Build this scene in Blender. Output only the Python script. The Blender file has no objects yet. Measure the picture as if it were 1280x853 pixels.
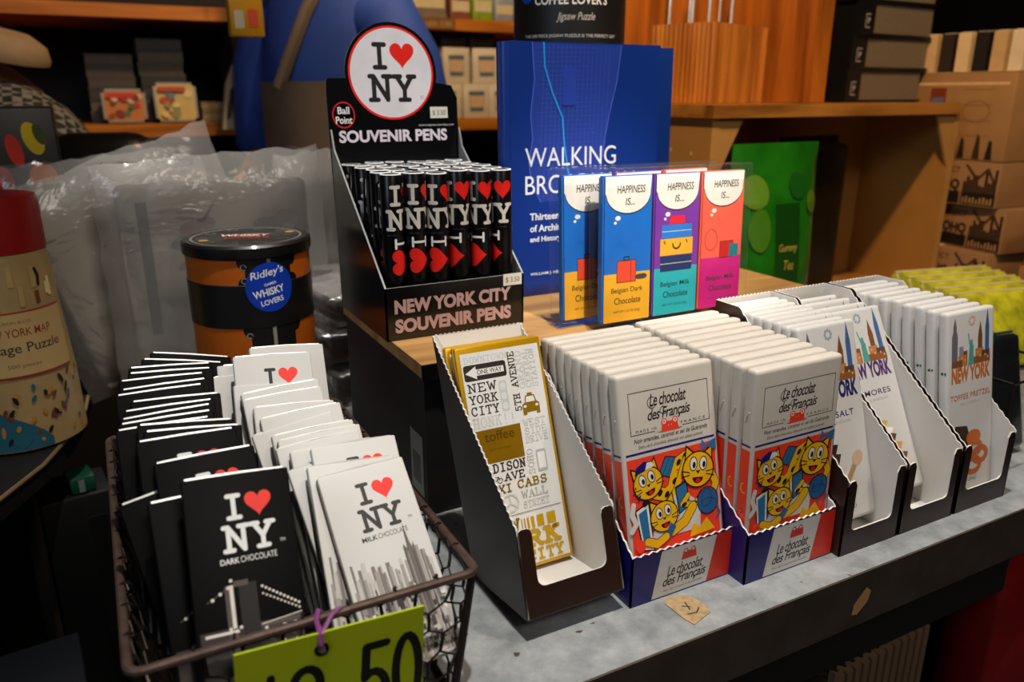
import bpy, bmesh, math, random
from mathutils import Vector, Matrix
random.seed(7)
C = bpy.context.scene.collection
sc = bpy.context.scene
PI = math.pi

# ------------------------------------------------------------------ camera, world, light, exposure
FPX = 980.0                      # focal length in pixels of the 1280 px wide frame
TH = math.atan(310 / FPX)        # pitch below the horizontal
PH = math.atan(540 / math.hypot(FPX, 310))   # yaw to the right of +Y
EYE = Vector((0, 0, 0.2969))     # lens above the counter top (counter top is z = 0)
FW = Vector((math.sin(PH) * math.cos(TH), math.cos(PH) * math.cos(TH), -math.sin(TH)))
RT = Vector((math.cos(PH), -math.sin(PH), 0))
UP = RT.cross(FW)
cam_d = bpy.data.cameras.new('camera')
cam = bpy.data.objects.new('camera', cam_d); C.objects.link(cam)
cam.matrix_world = Matrix(((RT.x, UP.x, -FW.x, EYE.x), (RT.y, UP.y, -FW.y, EYE.y), (RT.z, UP.z, -FW.z, EYE.z), (0, 0, 0, 1)))
cam_d.sensor_width = 36; cam_d.lens = FPX / 1280 * 36
cam_d.clip_start = 0.01; cam_d.clip_end = 50
cam_d.dof.use_dof = True; cam_d.dof.focus_distance = 0.52; cam_d.dof.aperture_fstop = 7.5
sc.camera = cam
sc.view_settings.view_transform = 'Standard'; sc.view_settings.look = 'None'
sc.view_settings.gamma = 1; sc.view_settings.use_curve_mapping = False
sc.view_settings.exposure = 0.0
w = bpy.data.worlds.new('shop_ambient'); sc.world = w; w.use_nodes = True
w.node_tree.nodes['Background'].inputs[0].default_value = (0.8, 0.72, 0.66, 1)
w.node_tree.nodes['Background'].inputs[1].default_value = 0.0

def lamp(name, kind, loc, target, energy, color, **kw):
    d = bpy.data.lights.new(name, kind); d.energy = energy; d.color = color
    for k, v in kw.items(): setattr(d, k, v)
    o = bpy.data.objects.new(name, d); C.objects.link(o); o.location = loc
    o.rotation_euler = (Vector(target) - Vector(loc)).to_track_quat('-Z', 'Y').to_euler()
    return o
R_ = math.radians
lamp('ceiling_and_fill_spot', 'SPOT', (0.22, 0.26, 1.45), (0.25, 0.38, 0), 69, (1, .96, .90), spot_size=R_(48), spot_blend=.7, shadow_soft_size=.022)
lamp('ceiling_and_fill_spot', 'SPOT', (0.66, 0.24, 1.45), (0.55, 0.42, 0), 29, (1, .84, .66), spot_size=R_(48), spot_blend=.7, shadow_soft_size=.03)
lamp('ceiling_and_fill_spot', 'SPOT', (0.12, 0.08, 1.5), (0.93, 0.83, .22), 104, (1, .62, .30), spot_size=R_(33), spot_blend=.5, shadow_soft_size=.04)
lamp('ceiling_and_fill_spot', 'SPOT', (0.10, 0.74, 1.5), (0.125, 0.87, .20), 125, (1, .94, .86), spot_size=R_(18), spot_blend=.8, shadow_soft_size=.03)  # added fill spot, brightens the clear shirt bags and the tub
lamp('ceiling_and_fill_spot', 'SPOT', (0.37, -0.20, 1.15), (0.405, 0.52, .205), 88, (1, .92, .82), spot_size=R_(14), spot_blend=.8, shadow_soft_size=.03)  # added fill spot for the fronts of the clear chocolate packs
lamp('shelf_spot', 'SPOT', (0.55, 0.85, 1.5), (0.45, 1.7, .25), 75, (1, .72, .42), spot_size=R_(72), spot_blend=.8, shadow_soft_size=.05)
lamp('side_panel_lamp', 'AREA', (-1.3, -.3, .9), (0.25, .35, .1), 6, (.70, .84, 1), shape='RECTANGLE', size=.5, size_y=.6)
lamp('front_fill', 'AREA', (0.4, -1.1, 1.45), (0.35, .5, .1), 8, (1, .88, .76), shape='RECTANGLE', size=.6, size_y=.4)  # soft fill added for the faces turned to the front

# ------------------------------------------------------------------ colour and material helpers
def lin(h):
    if not isinstance(h, str): return (h[0], h[1], h[2], 1)
    h = h.lstrip('#'); v = [int(h[i:i + 2], 16) / 255 for i in (0, 2, 4)]
    return tuple((c / 12.92 if c <= .04045 else ((c + .055) / 1.055) ** 2.4) for c in v) + (1,)
MATS = {}
def M(col, rough=.5, metal=0, var=.06, scale=60, bump=0, name=None, coat=0, spec=.5):
    key = (col, rough, metal, var, scale, bump, coat, spec)
    if key in MATS: return MATS[key]
    m = bpy.data.materials.new(name or 'ink_' + str(col).strip('#')); m.use_nodes = True
    nt = m.node_tree; b = nt.nodes['Principled BSDF']
    c = lin(col)
    n = nt.nodes.new('ShaderNodeTexNoise'); n.inputs['Scale'].default_value = scale; n.inputs['Detail'].default_value = 3
    tc = nt.nodes.new('ShaderNodeTexCoord'); nt.links.new(tc.outputs['Object'], n.inputs['Vector'])
    r = nt.nodes.new('ShaderNodeValToRGB')
    r.color_ramp.elements[0].position = .3; r.color_ramp.elements[1].position = .7
    r.color_ramp.elements[0].color = tuple(x * (1 - var) for x in c[:3]) + (1,)
    r.color_ramp.elements[1].color = tuple(min(1, x * (1 + var)) for x in c[:3]) + (1,)
    nt.links.new(n.outputs['Fac'], r.inputs['Fac']); nt.links.new(r.outputs['Color'], b.inputs['Base Color'])
    b.inputs['Roughness'].default_value = rough; b.inputs['Metallic'].default_value = metal
    b.inputs['Coat Weight'].default_value = coat; b.inputs['Specular IOR Level'].default_value = spec
    b.inputs['Coat Roughness'].default_value = .12
    if bump:
        bp = nt.nodes.new('ShaderNodeBump'); bp.inputs['Strength'].default_value = bump; bp.inputs['Distance'].default_value = .002
        nt.links.new(n.outputs['Fac'], bp.inputs['Height']); nt.links.new(bp.outputs['Normal'], b.inputs['Normal'])
    MATS[key] = m
    return m

def wood(name, c1, c2, scale=(6, 6, 60), rough=.45, axis_rot=(0, 0, 0)):
    m = bpy.data.materials.new(name); m.use_nodes = True; nt = m.node_tree; b = nt.nodes['Principled BSDF']
    tc = nt.nodes.new('ShaderNodeTexCoord'); mp = nt.nodes.new('ShaderNodeMapping')
    mp.inputs['Scale'].default_value = scale; mp.inputs['Rotation'].default_value = axis_rot
    n = nt.nodes.new('ShaderNodeTexNoise'); n.inputs['Scale'].default_value = 1; n.inputs['Detail'].default_value = 6; n.inputs['Distortion'].default_value = .6
    r = nt.nodes.new('ShaderNodeValToRGB'); r.color_ramp.elements[0].position = .32; r.color_ramp.elements[1].position = .68
    r.color_ramp.elements[0].color = lin(c1); r.color_ramp.elements[1].color = lin(c2)
    nt.links.new(tc.outputs['Object'], mp.inputs['Vector']); nt.links.new(mp.outputs['Vector'], n.inputs['Vector'])
    nt.links.new(n.outputs['Fac'], r.inputs['Fac']); nt.links.new(r.outputs['Color'], b.inputs['Base Color'])
    b.inputs['Roughness'].default_value = rough
    return m

def plaid(name, a, bcol, scale):
    m = bpy.data.materials.new(name); m.use_nodes = True; nt = m.node_tree; b = nt.nodes['Principled BSDF']
    tc = nt.nodes.new('ShaderNodeTexCoord'); ck = nt.nodes.new('ShaderNodeTexChecker'); ck.inputs['Scale'].default_value = scale
    ck.inputs['Color1'].default_value = lin(a); ck.inputs['Color2'].default_value = lin(bcol)
    nt.links.new(tc.outputs['Object'], ck.inputs['Vector']); nt.links.new(ck.outputs['Color'], b.inputs['Base Color'])
    b.inputs['Roughness'].default_value = .8
    return m

def film(name, tint=(1, 1, 1), haze=0.0, rough=.12, fres=1.25, bump=0, bscale=30, hazecol='#cfccc6'):
    """Thin clear plastic: see-through sheet with a Fresnel gloss and, for polybags, a milky share."""
    m = bpy.data.materials.new(name); m.use_nodes = True; nt = m.node_tree
    nt.nodes.remove(nt.nodes['Principled BSDF']); out = nt.nodes['Material Output']
    t = nt.nodes.new('ShaderNodeBsdfTransparent'); t.inputs[0].default_value = tuple(tint) + (1,)
    g = nt.nodes.new('ShaderNodeBsdfGlossy'); g.inputs['Roughness'].default_value = rough
    fr = nt.nodes.new('ShaderNodeFresnel'); fr.inputs['IOR'].default_value = fres
    if bump:
        n = nt.nodes.new('ShaderNodeTexNoise'); n.inputs['Scale'].default_value = bscale; n.inputs['Detail'].default_value = 4
        n.inputs['Distortion'].default_value = 1.5
        tc = nt.nodes.new('ShaderNodeTexCoord'); nt.links.new(tc.outputs['Object'], n.inputs['Vector'])
        bp = nt.nodes.new('ShaderNodeBump'); bp.inputs['Strength'].default_value = bump; bp.inputs['Distance'].default_value = .01
        nt.links.new(n.outputs['Fac'], bp.inputs['Height'])
        nt.links.new(bp.outputs['Normal'], g.inputs['Normal']); nt.links.new(bp.outputs['Normal'], fr.inputs['Normal'])
    mx = nt.nodes.new('ShaderNodeMixShader')
    nt.links.new(fr.outputs[0], mx.inputs[0]); nt.links.new(t.outputs[0], mx.inputs[1]); nt.links.new(g.outputs[0], mx.inputs[2])
    last = mx
    if haze:
        d = nt.nodes.new('ShaderNodeBsdfDiffuse'); d.inputs[0].default_value = lin(hazecol)
        m2 = nt.nodes.new('ShaderNodeMixShader'); m2.inputs[0].default_value = haze
        nt.links.new(mx.outputs[0], m2.inputs[1]); nt.links.new(d.outputs[0], m2.inputs[2]); last = m2
    nt.links.new(last.outputs[0], out.inputs[0])
    return m

def galvanised():
    m = bpy.data.materials.new('worn_galvanised_steel'); m.use_nodes = True; nt = m.node_tree; b = nt.nodes['Principled BSDF']
    tc = nt.nodes.new('ShaderNodeTexCoord')
    n1 = nt.nodes.new('ShaderNodeTexNoise'); n1.inputs['Scale'].default_value = 28; n1.inputs['Detail'].default_value = 8; n1.inputs['Roughness'].default_value = .7
    n2 = nt.nodes.new('ShaderNodeTexNoise'); n2.inputs['Scale'].default_value = 120; n2.inputs['Detail'].default_value = 2
    for n in (n1, n2): nt.links.new(tc.outputs['Object'], n.inputs['Vector'])
    r = nt.nodes.new('ShaderNodeValToRGB'); r.color_ramp.elements[0].position = .3; r.color_ramp.elements[1].position = .72
    r.color_ramp.elements[0].color = lin('#686d70'); r.color_ramp.elements[1].color = lin('#aeb1b2')
    nt.links.new(n1.outputs['Fac'], r.inputs['Fac'])
    r2 = nt.nodes.new('ShaderNodeValToRGB'); r2.color_ramp.elements[0].position = .70; r2.color_ramp.elements[1].position = .74
    r2.color_ramp.elements[0].color = (0, 0, 0, 1); r2.color_ramp.elements[1].color = (1, 1, 1, 1)
    nt.links.new(n2.outputs['Fac'], r2.inputs['Fac'])
    mx = nt.nodes.new('ShaderNodeMix'); mx.data_type = 'RGBA'
    nt.links.new(r2.outputs['Color'], mx.inputs[0]); nt.links.new(r.outputs['Color'], mx.inputs[6]); mx.inputs[7].default_value = lin('#4a3c2e')
    nt.links.new(mx.outputs[2], b.inputs['Base Color'])
    b.inputs['Metallic'].default_value = .12; b.inputs['Roughness'].default_value = .5
    return m

# ------------------------------------------------------------------ mesh builder
class MB:
    def __init__(s): s.v = []; s.f = []; s.mi = []; s.mats = []
    def mat(s, m):
        if m not in s.mats: s.mats.append(m)
        return s.mats.index(m)
    def add(s, vs, fs, m):
        o = len(s.v); s.v += [tuple(p) for p in vs]; k = s.mat(m)
        for f in fs: s.f.append(tuple(i + o for i in f)); s.mi.append(k)
        return s
    def box(s, a, b, m):
        x0, y0, z0 = a; x1, y1, z1 = b
        vs = [(x, y, z) for z in (z0, z1) for y in (y0, y1) for x in (x0, x1)]
        return s.add(vs, [(0, 2, 3, 1), (4, 5, 7, 6), (0, 1, 5, 4), (2, 6, 7, 3), (0, 4, 6, 2), (1, 3, 7, 5)], m)
    def bm(s, bmx, m):
        bmx.verts.index_update()
        s.add([v.co[:] for v in bmx.verts], [[v.index for v in f.verts] for f in bmx.faces], m); bmx.free(); return s
    def rbox(s, size, center, m, bev=.002, seg=2, sub=None, pillow=0):
        bmx = bmesh.new(); bmesh.ops.create_cube(bmx, size=1)
        for v in bmx.verts: v.co = Vector((v.co.x * size[0], v.co.y * size[1], v.co.z * size[2]))
        if sub: bmesh.ops.subdivide_edges(bmx, edges=bmx.edges[:], cuts=sub, use_grid_fill=True)
        else: bmesh.ops.bevel(bmx, geom=bmx.edges[:], offset=bev, segments=seg, affect='EDGES', profile=.5)
        for v in bmx.verts: v.co += Vector(center)
        return s.bm(bmx, m)
    def tube(s, pts, r, m, n=6, closed=False, cap=True):
        pts = [Vector(p) for p in pts]; N = len(pts); rs = r if isinstance(r, (list, tuple)) else [r] * N
        vs = []; prev = None
        for i, p in enumerate(pts):
            if closed: t = pts[(i + 1) % N] - pts[i - 1]
            else: t = pts[min(i + 1, N - 1)] - pts[max(i - 1, 0)]
            t.normalize()
            if prev is None: a = t.orthogonal().normalized()
            else: a = (prev - t * prev.dot(t)); a = a.normalized() if a.length > 1e-6 else t.orthogonal().normalized()
            prev = a; b = t.cross(a)
            for k in range(n):
                q = 2 * PI * k / n; vs.append(p + (a * math.cos(q) + b * math.sin(q)) * rs[i])
        fs = []
        for i in range(N if closed else N - 1):
            j = (i + 1) % N
            for k in range(n): fs.append((i * n + k, i * n + (k + 1) % n, j * n + (k + 1) % n, j * n + k))
        if cap and not closed: fs += [tuple(range(n))[::-1], tuple((N - 1) * n + k for k in range(n))]
        return s.add(vs, fs, m)
    def lathe(s, prof, m, n=32, c=(0, 0), mats=None, cap=True):
        vs = []
        for r, z in prof:
            for k in range(n):
                q = 2 * PI * k / n; vs.append((c[0] + r * math.cos(q), c[1] + r * math.sin(q), z))
        for i in range(len(prof) - 1):
            fs = [(i * n + k, i * n + (k + 1) % n, (i + 1) * n + (k + 1) % n, (i + 1) * n + k) for k in range(n)]
            s.add(vs, [], m) if i == 0 else None
            base = len(s.v) - len(vs); mm = s.mat(mats[i] if mats else m)
            for f in fs: s.f.append(tuple(x + base for x in f)); s.mi.append(mm)
        base = len(s.v) - len(vs)
        if cap:
            s.f.append(tuple(base + k for k in range(n))[::-1]); s.mi.append(s.mat(mats[0] if mats else m))
            s.f.append(tuple(base + (len(prof) - 1) * n + k for k in range(n))); s.mi.append(s.mat(mats[-1] if mats else m))
        return s
    def slab(s, poly, nrm, th, outer, inner=None, edge=None):
        """A sheet of card: planar polygon, outer face on the nrm side, thickness th behind it."""
        nrm = Vector(nrm).normalized(); P = [Vector(p) for p in poly]
        a = Vector((0, 0, 0))
        for i in range(len(P)): a += P[i].cross(P[(i + 1) % len(P)])
        if a.dot(nrm) < 0: P.reverse()
        Q = [p - nrm * th for p in P]; n = len(P)
        s.add(P, [tuple(range(n))], outer); s.add(Q, [tuple(range(n))[::-1]], inner or outer)
        s.add(P + Q, [(i, n + i, n + (i + 1) % n, (i + 1) % n) for i in range(n)], edge or inner or outer)
        return s
    def wrap(s, A, fn, step=.0016):
        """Print on a round surface: every shape is first cut into narrow upright strips."""
        z = .00004
        for vs, fs, m in A.layers:
            b = bmesh.new(); vv = [b.verts.new((p[0], p[1], p[2] if len(p) > 2 else 0)) for p in vs]
            for f in fs:
                try: b.faces.new([vv[i] for i in f])
                except ValueError: pass
            bmesh.ops.triangulate(b, faces=b.faces[:])
            lo, hi = min(p[0] for p in vs), max(p[0] for p in vs); x = math.ceil(lo / step) * step
            while x < hi:
                bmesh.ops.bisect_plane(b, geom=b.verts[:] + b.edges[:] + b.faces[:], plane_co=(x, 0, 0), plane_no=(1, 0, 0), dist=1e-7); x += step
            b.verts.index_update()
            s.add([fn(v.co.x, v.co.y, z + v.co.z) for v in b.verts], [[v.index for v in f.verts] for f in b.faces], m); b.free()
            z += A.step + .000006
        return s
    def art(s, A, fn):
        """Print: each layer lies a hair above the last; fn(u, v, lift) places a printed point on the surface."""
        z = .00004
        for vs, fs, m in A.layers:
            s.add([fn(p[0], p[1], z + (p[2] if len(p) > 2 else 0)) for p in vs], fs, m)
            z += A.step + (.000006 if vs and len(vs[0]) > 2 else 0)
        return s
    def build(s, name, parent=None, smooth=35, loc=None):
        me = bpy.data.meshes.new(name); me.from_pydata(s.v, [], s.f)
        for m in s.mats: me.materials.append(m)
        me.polygons.foreach_set('material_index', s.mi)
        if smooth:
            me.polygons.foreach_set('use_smooth', [True] * len(me.polygons)); me.set_sharp_from_angle(angle=R_(smooth))
        me.update()
        o = bpy.data.objects.new(name, me); C.objects.link(o)
        if parent: o.parent = parent
        if loc: o.location = loc
        return o

# ------------------------------------------------------------------ print: flat shapes in (u, v)
TXT = {}
def text_mesh(body, bold=0, shear=0, space=1):
    key = (body, bold, shear, space)
    if key not in TXT:
        cu = bpy.data.curves.new('t', 'FONT'); cu.body = body; cu.offset = bold; cu.shear = shear; cu.resolution_u = 4; cu.space_character = space
        o = bpy.data.objects.new('t', cu); me = o.to_mesh()
        vs = [(v.co.x, v.co.y) for v in me.vertices]; fs = [tuple(p.vertices) for p in me.polygons]
        o.to_mesh_clear(); bpy.data.objects.remove(o); bpy.data.curves.remove(cu)
        TXT[key] = (vs, fs)
    return TXT[key]
# slab letters drawn as round-ended strokes on a 1 x 1 body
SL = {
 'I': [[(.5, 0), (.5, 1)], [(.22, 0), (.78, 0)], [(.22, 1), (.78, 1)]],
 'N': [[(.2, 0), (.2, 1), (.8, 0), (.8, 1)], [(.03, 0), (.37, 0)], [(.03, 1), (.2, 1)], [(.63, 1), (.97, 1)]],
 'Y': [[(.5, 0), (.5, .45), (.15, 1)], [(.5, .45), (.85, 1)], [(.28, 0), (.72, 0)], [(0, 1), (.32, 1)], [(.68, 1), (1, 1)]],
 'T': [[(.5, 0), (.5, 1)], [(.3, 0), (.7, 0)], [(.08, .82), (.08, 1), (.92, 1), (.92, .82)]],
}
def serif(x, z, w=.17): return [(x - w, z), (x + w, z)]
def arc(cx, cy, rx, ry, a0, a1, n=10): return [(cx + rx * math.cos(R_(a0 + (a1 - a0) * i / n)), cy + ry * math.sin(R_(a0 + (a1 - a0) * i / n))) for i in range(n + 1)]
SL.update({
 'A': [[(.12, 0), (.5, 1), (.88, 0)], [(.27, .36), (.73, .36)], serif(.12, 0), serif(.88, 0)],
 'B': [[(.2, 0), (.2, 1)], [(.05, 1), (.5, 1)] + arc(.55, .77, .25, .23, 90, -90) + [(.2, .54)], [(.5, .54)] + arc(.58, .27, .28, .27, 90, -90) + [(.05, 0)]],
 'C': [arc(.52, .5, .42, .5, 40, 320, 16), [(.86, .68), (.86, 1)]],
 'D': [[(.05, 1), (.45, 1)] + arc(.45, .5, .42, .5, 90, -90, 12) + [(.05, 0)], [(.2, 0), (.2, 1)]],
 'E': [[(.2, 0), (.2, 1)], [(.05, 1), (.85, 1), (.85, .8)], [(.05, 0), (.88, 0), (.88, .22)], [(.2, .52), (.62, .52)]],
 'F': [[(.2, 0), (.2, 1)], [(.05, 1), (.85, 1), (.85, .8)], serif(.2, 0), [(.2, .52), (.62, .52)]],
 'G': [arc(.5, .5, .42, .5, 40, 360, 16), [(.6, .46), (.98, .46)], [(.92, .46), (.92, 0)]],
 'H': [[(.2, 0), (.2, 1)], [(.8, 0), (.8, 1)], [(.2, .5), (.8, .5)], serif(.2, 0), serif(.8, 0), serif(.2, 1), serif(.8, 1)],
 'K': [[(.2, 0), (.2, 1)], [(.2, .42), (.8, 1)], [(.42, .62), (.85, 0)], serif(.2, 0), serif(.2, 1), serif(.82, 0, .15), serif(.8, 1, .15)],
 'L': [[(.2, 0), (.2, 1)], serif(.2, 1), [(.05, 0), (.88, 0), (.88, .25)]],
 'M': [[(.15, 0), (.15, 1), (.5, .25), (.85, 1), (.85, 0)], serif(.15, 0, .13), serif(.85, 0, .13), [(.02, 1), (.15, 1)], [(.85, 1), (.98, 1)]],
 'O': [arc(.5, .5, .42, .5, 0, 360, 20)],
 'P': [[(.2, 0), (.2, 1)], [(.05, 1), (.5, 1)] + arc(.55, .73, .28, .27, 90, -90) + [(.2, .46)], serif(.2, 0)],
 'R': [[(.2, 0), (.2, 1)], [(.05, 1), (.5, 1)] + arc(.52, .76, .27, .24, 90, -90) + [(.2, .52)], [(.48, .52), (.82, 0), (.95, 0)], serif(.2, 0)],
 'S': [arc(.5, .75, .34, .25, 30, 270, 10) + arc(.5, .25, .38, .25, 90, -150, 10), [(.82, .75), (.82, .98)], [(.13, .02), (.13, .26)]],
 'U': [[(.18, 1), (.18, .35)] + arc(.5, .35, .32, .35, 180, 360, 8) + [(.82, 1)], serif(.18, 1), serif(.82, 1)],
 'V': [[(.1, 1), (.5, 0), (.9, 1)], serif(.1, 1, .13), serif(.9, 1, .13)],
 'W': [[(.06, 1), (.28, 0), (.5, .8), (.72, 0), (.94, 1)], serif(.06, 1, .1), serif(.94, 1, .1)],
 'X': [[(.12, 0), (.88, 1)], [(.12, 1), (.88, 0)], serif(.12, 0, .14), serif(.88, 0, .14), serif(.12, 1, .14), serif(.88, 1, .14)],
 '5': [[(.8, 1), (.25, 1), (.2, .55)] + arc(.48, .33, .36, .33, 110, -150, 12)],
 '!': [[(.5, 1), (.5, .35)], [(.5, 0), (.5, .03)]], ' ': [], 'J': [[(.6, 1), (.6, .25)] + arc(.35, .25, .25, .25, 0, -170, 8), serif(.6, 1)],
})
class Art:
    def __init__(s, step=.000004): s.layers = []; s.step = step
    def poly(s, pts, m): s.layers.append((list(pts), [tuple(range(len(pts)))], m)); return s
    def rect(s, x0, y0, x1, y1, m, nx=1):
        pts = [(x0 + (x1 - x0) * i / nx, y0) for i in range(nx + 1)] + [(x0 + (x1 - x0) * i / nx, y1) for i in range(nx + 1)]
        s.layers.append((pts, [(i, i + 1, nx + 2 + i, nx + 1 + i) for i in range(nx)], m)); return s
    def rrect(s, x0, y0, x1, y1, r, m):
        p = []
        for cx, cy, a in ((x1 - r, y1 - r, 0), (x0 + r, y1 - r, 90), (x0 + r, y0 + r, 180), (x1 - r, y0 + r, 270)): p += arc(cx, cy, r, r, a, a + 90, 4)
        return s.poly(p, m)
    def ell(s, cx, cy, rx, ry, m, n=24, rot=0):
        c, q = math.cos(R_(rot)), math.sin(R_(rot))
        p = [(rx * math.cos(2 * PI * i / n), ry * math.sin(2 * PI * i / n)) for i in range(n)]
        return s.poly([(cx + a * c - b * q, cy + a * q + b * c) for a, b in p], m)
    def ring(s, cx, cy, rx, ry, t, m, n=28):
        vs = [(cx + rx * math.cos(2 * PI * i / n), cy + ry * math.sin(2 * PI * i / n)) for i in range(n)] + [(cx + (rx - t) * math.cos(2 * PI * i / n), cy + (ry - t) * math.sin(2 * PI * i / n)) for i in range(n)]
        s.layers.append((vs, [(i, (i + 1) % n, n + (i + 1) % n, n + i) for i in range(n)], m)); return s
    def frame(s, x0, y0, x1, y1, t, m):
        v = [(x0, y0), (x1, y0), (x1, y1), (x0, y1), (x0 + t, y0 + t), (x1 - t, y0 + t), (x1 - t, y1 - t), (x0 + t, y1 - t)]
        s.layers.append((v, [(i, (i + 1) % 4, 4 + (i + 1) % 4, 4 + i) for i in range(4)], m)); return s
    def strokes(s, lines, t, m, caps=True):
        """Pen strokes with round ends: gentle bends are one mitred ribbon, sharp corners start a new one."""
        vs = []; fs = []; runs = []
        for L in lines:
            P = [L[0]]
            for p in L[1:]:
                if math.hypot(p[0] - P[-1][0], p[1] - P[-1][1]) > 1e-9: P.append(p)
            cur = [P[0]]
            for i in range(1, len(P)):
                cur.append(P[i])
                if i < len(P) - 1:
                    a1 = math.atan2(P[i][1] - P[i - 1][1], P[i][0] - P[i - 1][0]); a2 = math.atan2(P[i + 1][1] - P[i][1], P[i + 1][0] - P[i][0])
                    if abs((a2 - a1 + PI) % (2 * PI) - PI) > R_(50): runs.append(cur); cur = [P[i]]
            if len(cur) > 1: runs.append(cur)
        for j, P in enumerate(runs):
            o = len(vs); n = len(P); l = j % 5 * .0000012
            closed = n > 3 and math.hypot(P[0][0] - P[-1][0], P[0][1] - P[-1][1]) < 1e-7
            for i in range(n):
                q0 = P[i - 1] if i else (P[-2] if closed else P[0]); q1 = P[i + 1] if i < n - 1 else (P[1] if closed else P[-1])
                dx, dy = q1[0] - q0[0], q1[1] - q0[1]; d = math.hypot(dx, dy) or 1; nx, ny = -dy / d, dx / d
                e = P[i + 1] if i < n - 1 else P[i - 1]; ex, ey = e[0] - P[i][0], e[1] - P[i][1]; ed = math.hypot(ex, ey) or 1
                k = t / 2 / max(.6, abs(nx * -ey / ed + ny * ex / ed))
                vs += [(P[i][0] + nx * k, P[i][1] + ny * k, l), (P[i][0] - nx * k, P[i][1] - ny * k, l)]
            fs += [(o + 2 * i, o + 2 * i + 1, o + 2 * i + 3, o + 2 * i + 2) for i in range(n - 1)]
            for (c, q) in (((P[0], P[1]), (P[-1], P[-2])) if caps and not closed else ()):
                o = len(vs); a0 = math.atan2(c[1] - q[1], c[0] - q[0])
                vs += [(c[0] + t / 2 * math.cos(a0 + R_(g)), c[1] + t / 2 * math.sin(a0 + R_(g)), l) for g in (-90, -54, -18, 18, 54, 90)]; fs.append(tuple(range(o, o + 6)))
        s.layers.append((vs, fs, m)); return s
    def text(s, body, x0, y0, w_, h, m, bold=0, shear=0, rot=0, space=1):
        """Fit a line of plain lettering into the box of width w_ (None: natural) and height h, corner at (x0, y0)."""
        vs, fs = text_mesh(body, bold, shear, space)
        ax, bx = min(v[0] for v in vs), max(v[0] for v in vs); ay, by = min(v[1] for v in vs), max(v[1] for v in vs)
        sy = h / (by - ay); sx = sy if w_ is None else w_ / (bx - ax); c, q = math.cos(R_(rot)), math.sin(R_(rot))
        out = []
        for x, y in vs:
            X, Y = (x - ax) * sx, (y - ay) * sy; out.append((x0 + X * c - Y * q, y0 + X * q + Y * c))
        s.layers.append((out, fs, m)); return s
    def slabs(s, body, x0, y0, w_, h, t, m, rot=0, gap=.16):
        n = len(body); cw = w_ / (n + gap * (n - 1)) if n > 1 else w_
        c, q = math.cos(R_(rot)), math.sin(R_(rot)); ls = []
        for i, ch in enumerate(body):
            for L in SL[ch]:
                o = []
                for x, y in L:
                    X, Y = i * cw * (1 + gap) + x * cw, y * h; o.append((x0 + X * c - Y * q, y0 + X * q + Y * c))
                ls.append(o)
        return s.strokes(ls, t, m)
    def heart(s, cx, cy, w_, h, m, rot=0):
        p = []
        for i in range(40):
            a = 2 * PI * i / 40
            x = 16 * math.sin(a) ** 3; y = 13 * math.cos(a) - 5 * math.cos(2 * a) - 2 * math.cos(3 * a) - math.cos(4 * a)
            p.append((x / 32 * w_, (y + 2.5) / 29 * h))
        c, q = math.cos(R_(rot)), math.sin(R_(rot))
        return s.poly([(cx + x * c - y * q, cy + x * q + y * c) for x, y in p], m)
    def iny(s, cx, cy, w_, ink, red):
        """The I (heart) NY mark, w_ wide, centred on (cx, cy)."""
        u = w_; t = .085 * u
        s.slabs('I', cx - .40 * u, cy + .08 * u, .36 * u, .40 * u, t, ink)
        s.heart(cx + .22 * u, cy + .285 * u, .48 * u, .46 * u, red)
        s.slabs('N', cx - .45 * u, cy - .50 * u, .44 * u, .42 * u, t, ink)
        s.slabs('Y', cx + .03 * u, cy - .50 * u, .42 * u, .42 * u, t, ink)
        return s

# ------------------------------------------------------------------ scene-graph helpers
def tag(o, label, cat, group=None, kind=None):
    o['label'] = label; o['category'] = cat
    if group: o['group'] = group
    if kind: o['kind'] = kind
    return o
def thing(name, label, cat, loc=(0, 0, 0), rz=0, group=None):
    o = bpy.data.objects.new(name, None); C.objects.link(o); o.location = loc; o.rotation_euler = (0, 0, rz); o.empty_display_size = .02
    return tag(o, label, cat, group)
def kids(o): return [c for c in C.objects if c.parent == o]
def dup(o, parent=None):
    c = o.copy(); C.objects.link(c); c.parent = parent
    for ch in kids(o): dup(ch, c)
    return c
def struct(o): o['kind'] = 'structure'; return o
ORD = ['front', 'second', 'third', 'fourth', 'fifth', 'sixth', 'seventh', 'eighth', 'ninth', 'tenth', 'eleventh', 'twelfth', 'thirteenth', 'fourteenth', 'fifteenth', 'sixteenth', 'seventeenth', 'eighteenth', 'nineteenth', 'rearmost']
def ordw(i, n): return 'frontmost' if i == 0 else ('rearmost' if i == n - 1 else ORD[i])
def sight(px, py, d):            # point seen at pixel (px, py) at depth d along the view axis
    return EYE + (FW * FPX + RT * (px - 640) + UP * (426.5 - py)) * (d / FPX)
def face_y(y): return lambda u, v, e: (u, y - e, v)          # print on a face that looks to -Y
def on_cyl(r, a0, z0=0):                                     # print wrapped round a cylinder; a0 = heading of u = 0
    return lambda u, v, e: ((r + e) * math.cos(a0 + u / r), (r + e) * math.sin(a0 + u / r), z0 + v)

INK = M('#0d0d0d', .55, var=.02); WHT = M('#e9e7e3', .5, var=.02); RED = M('#e3170c', .45, var=.03)
GREY = M('#b9bcbc', .5, var=.02); LGREY = M('#cfd0cf', .5, var=.02)

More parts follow.
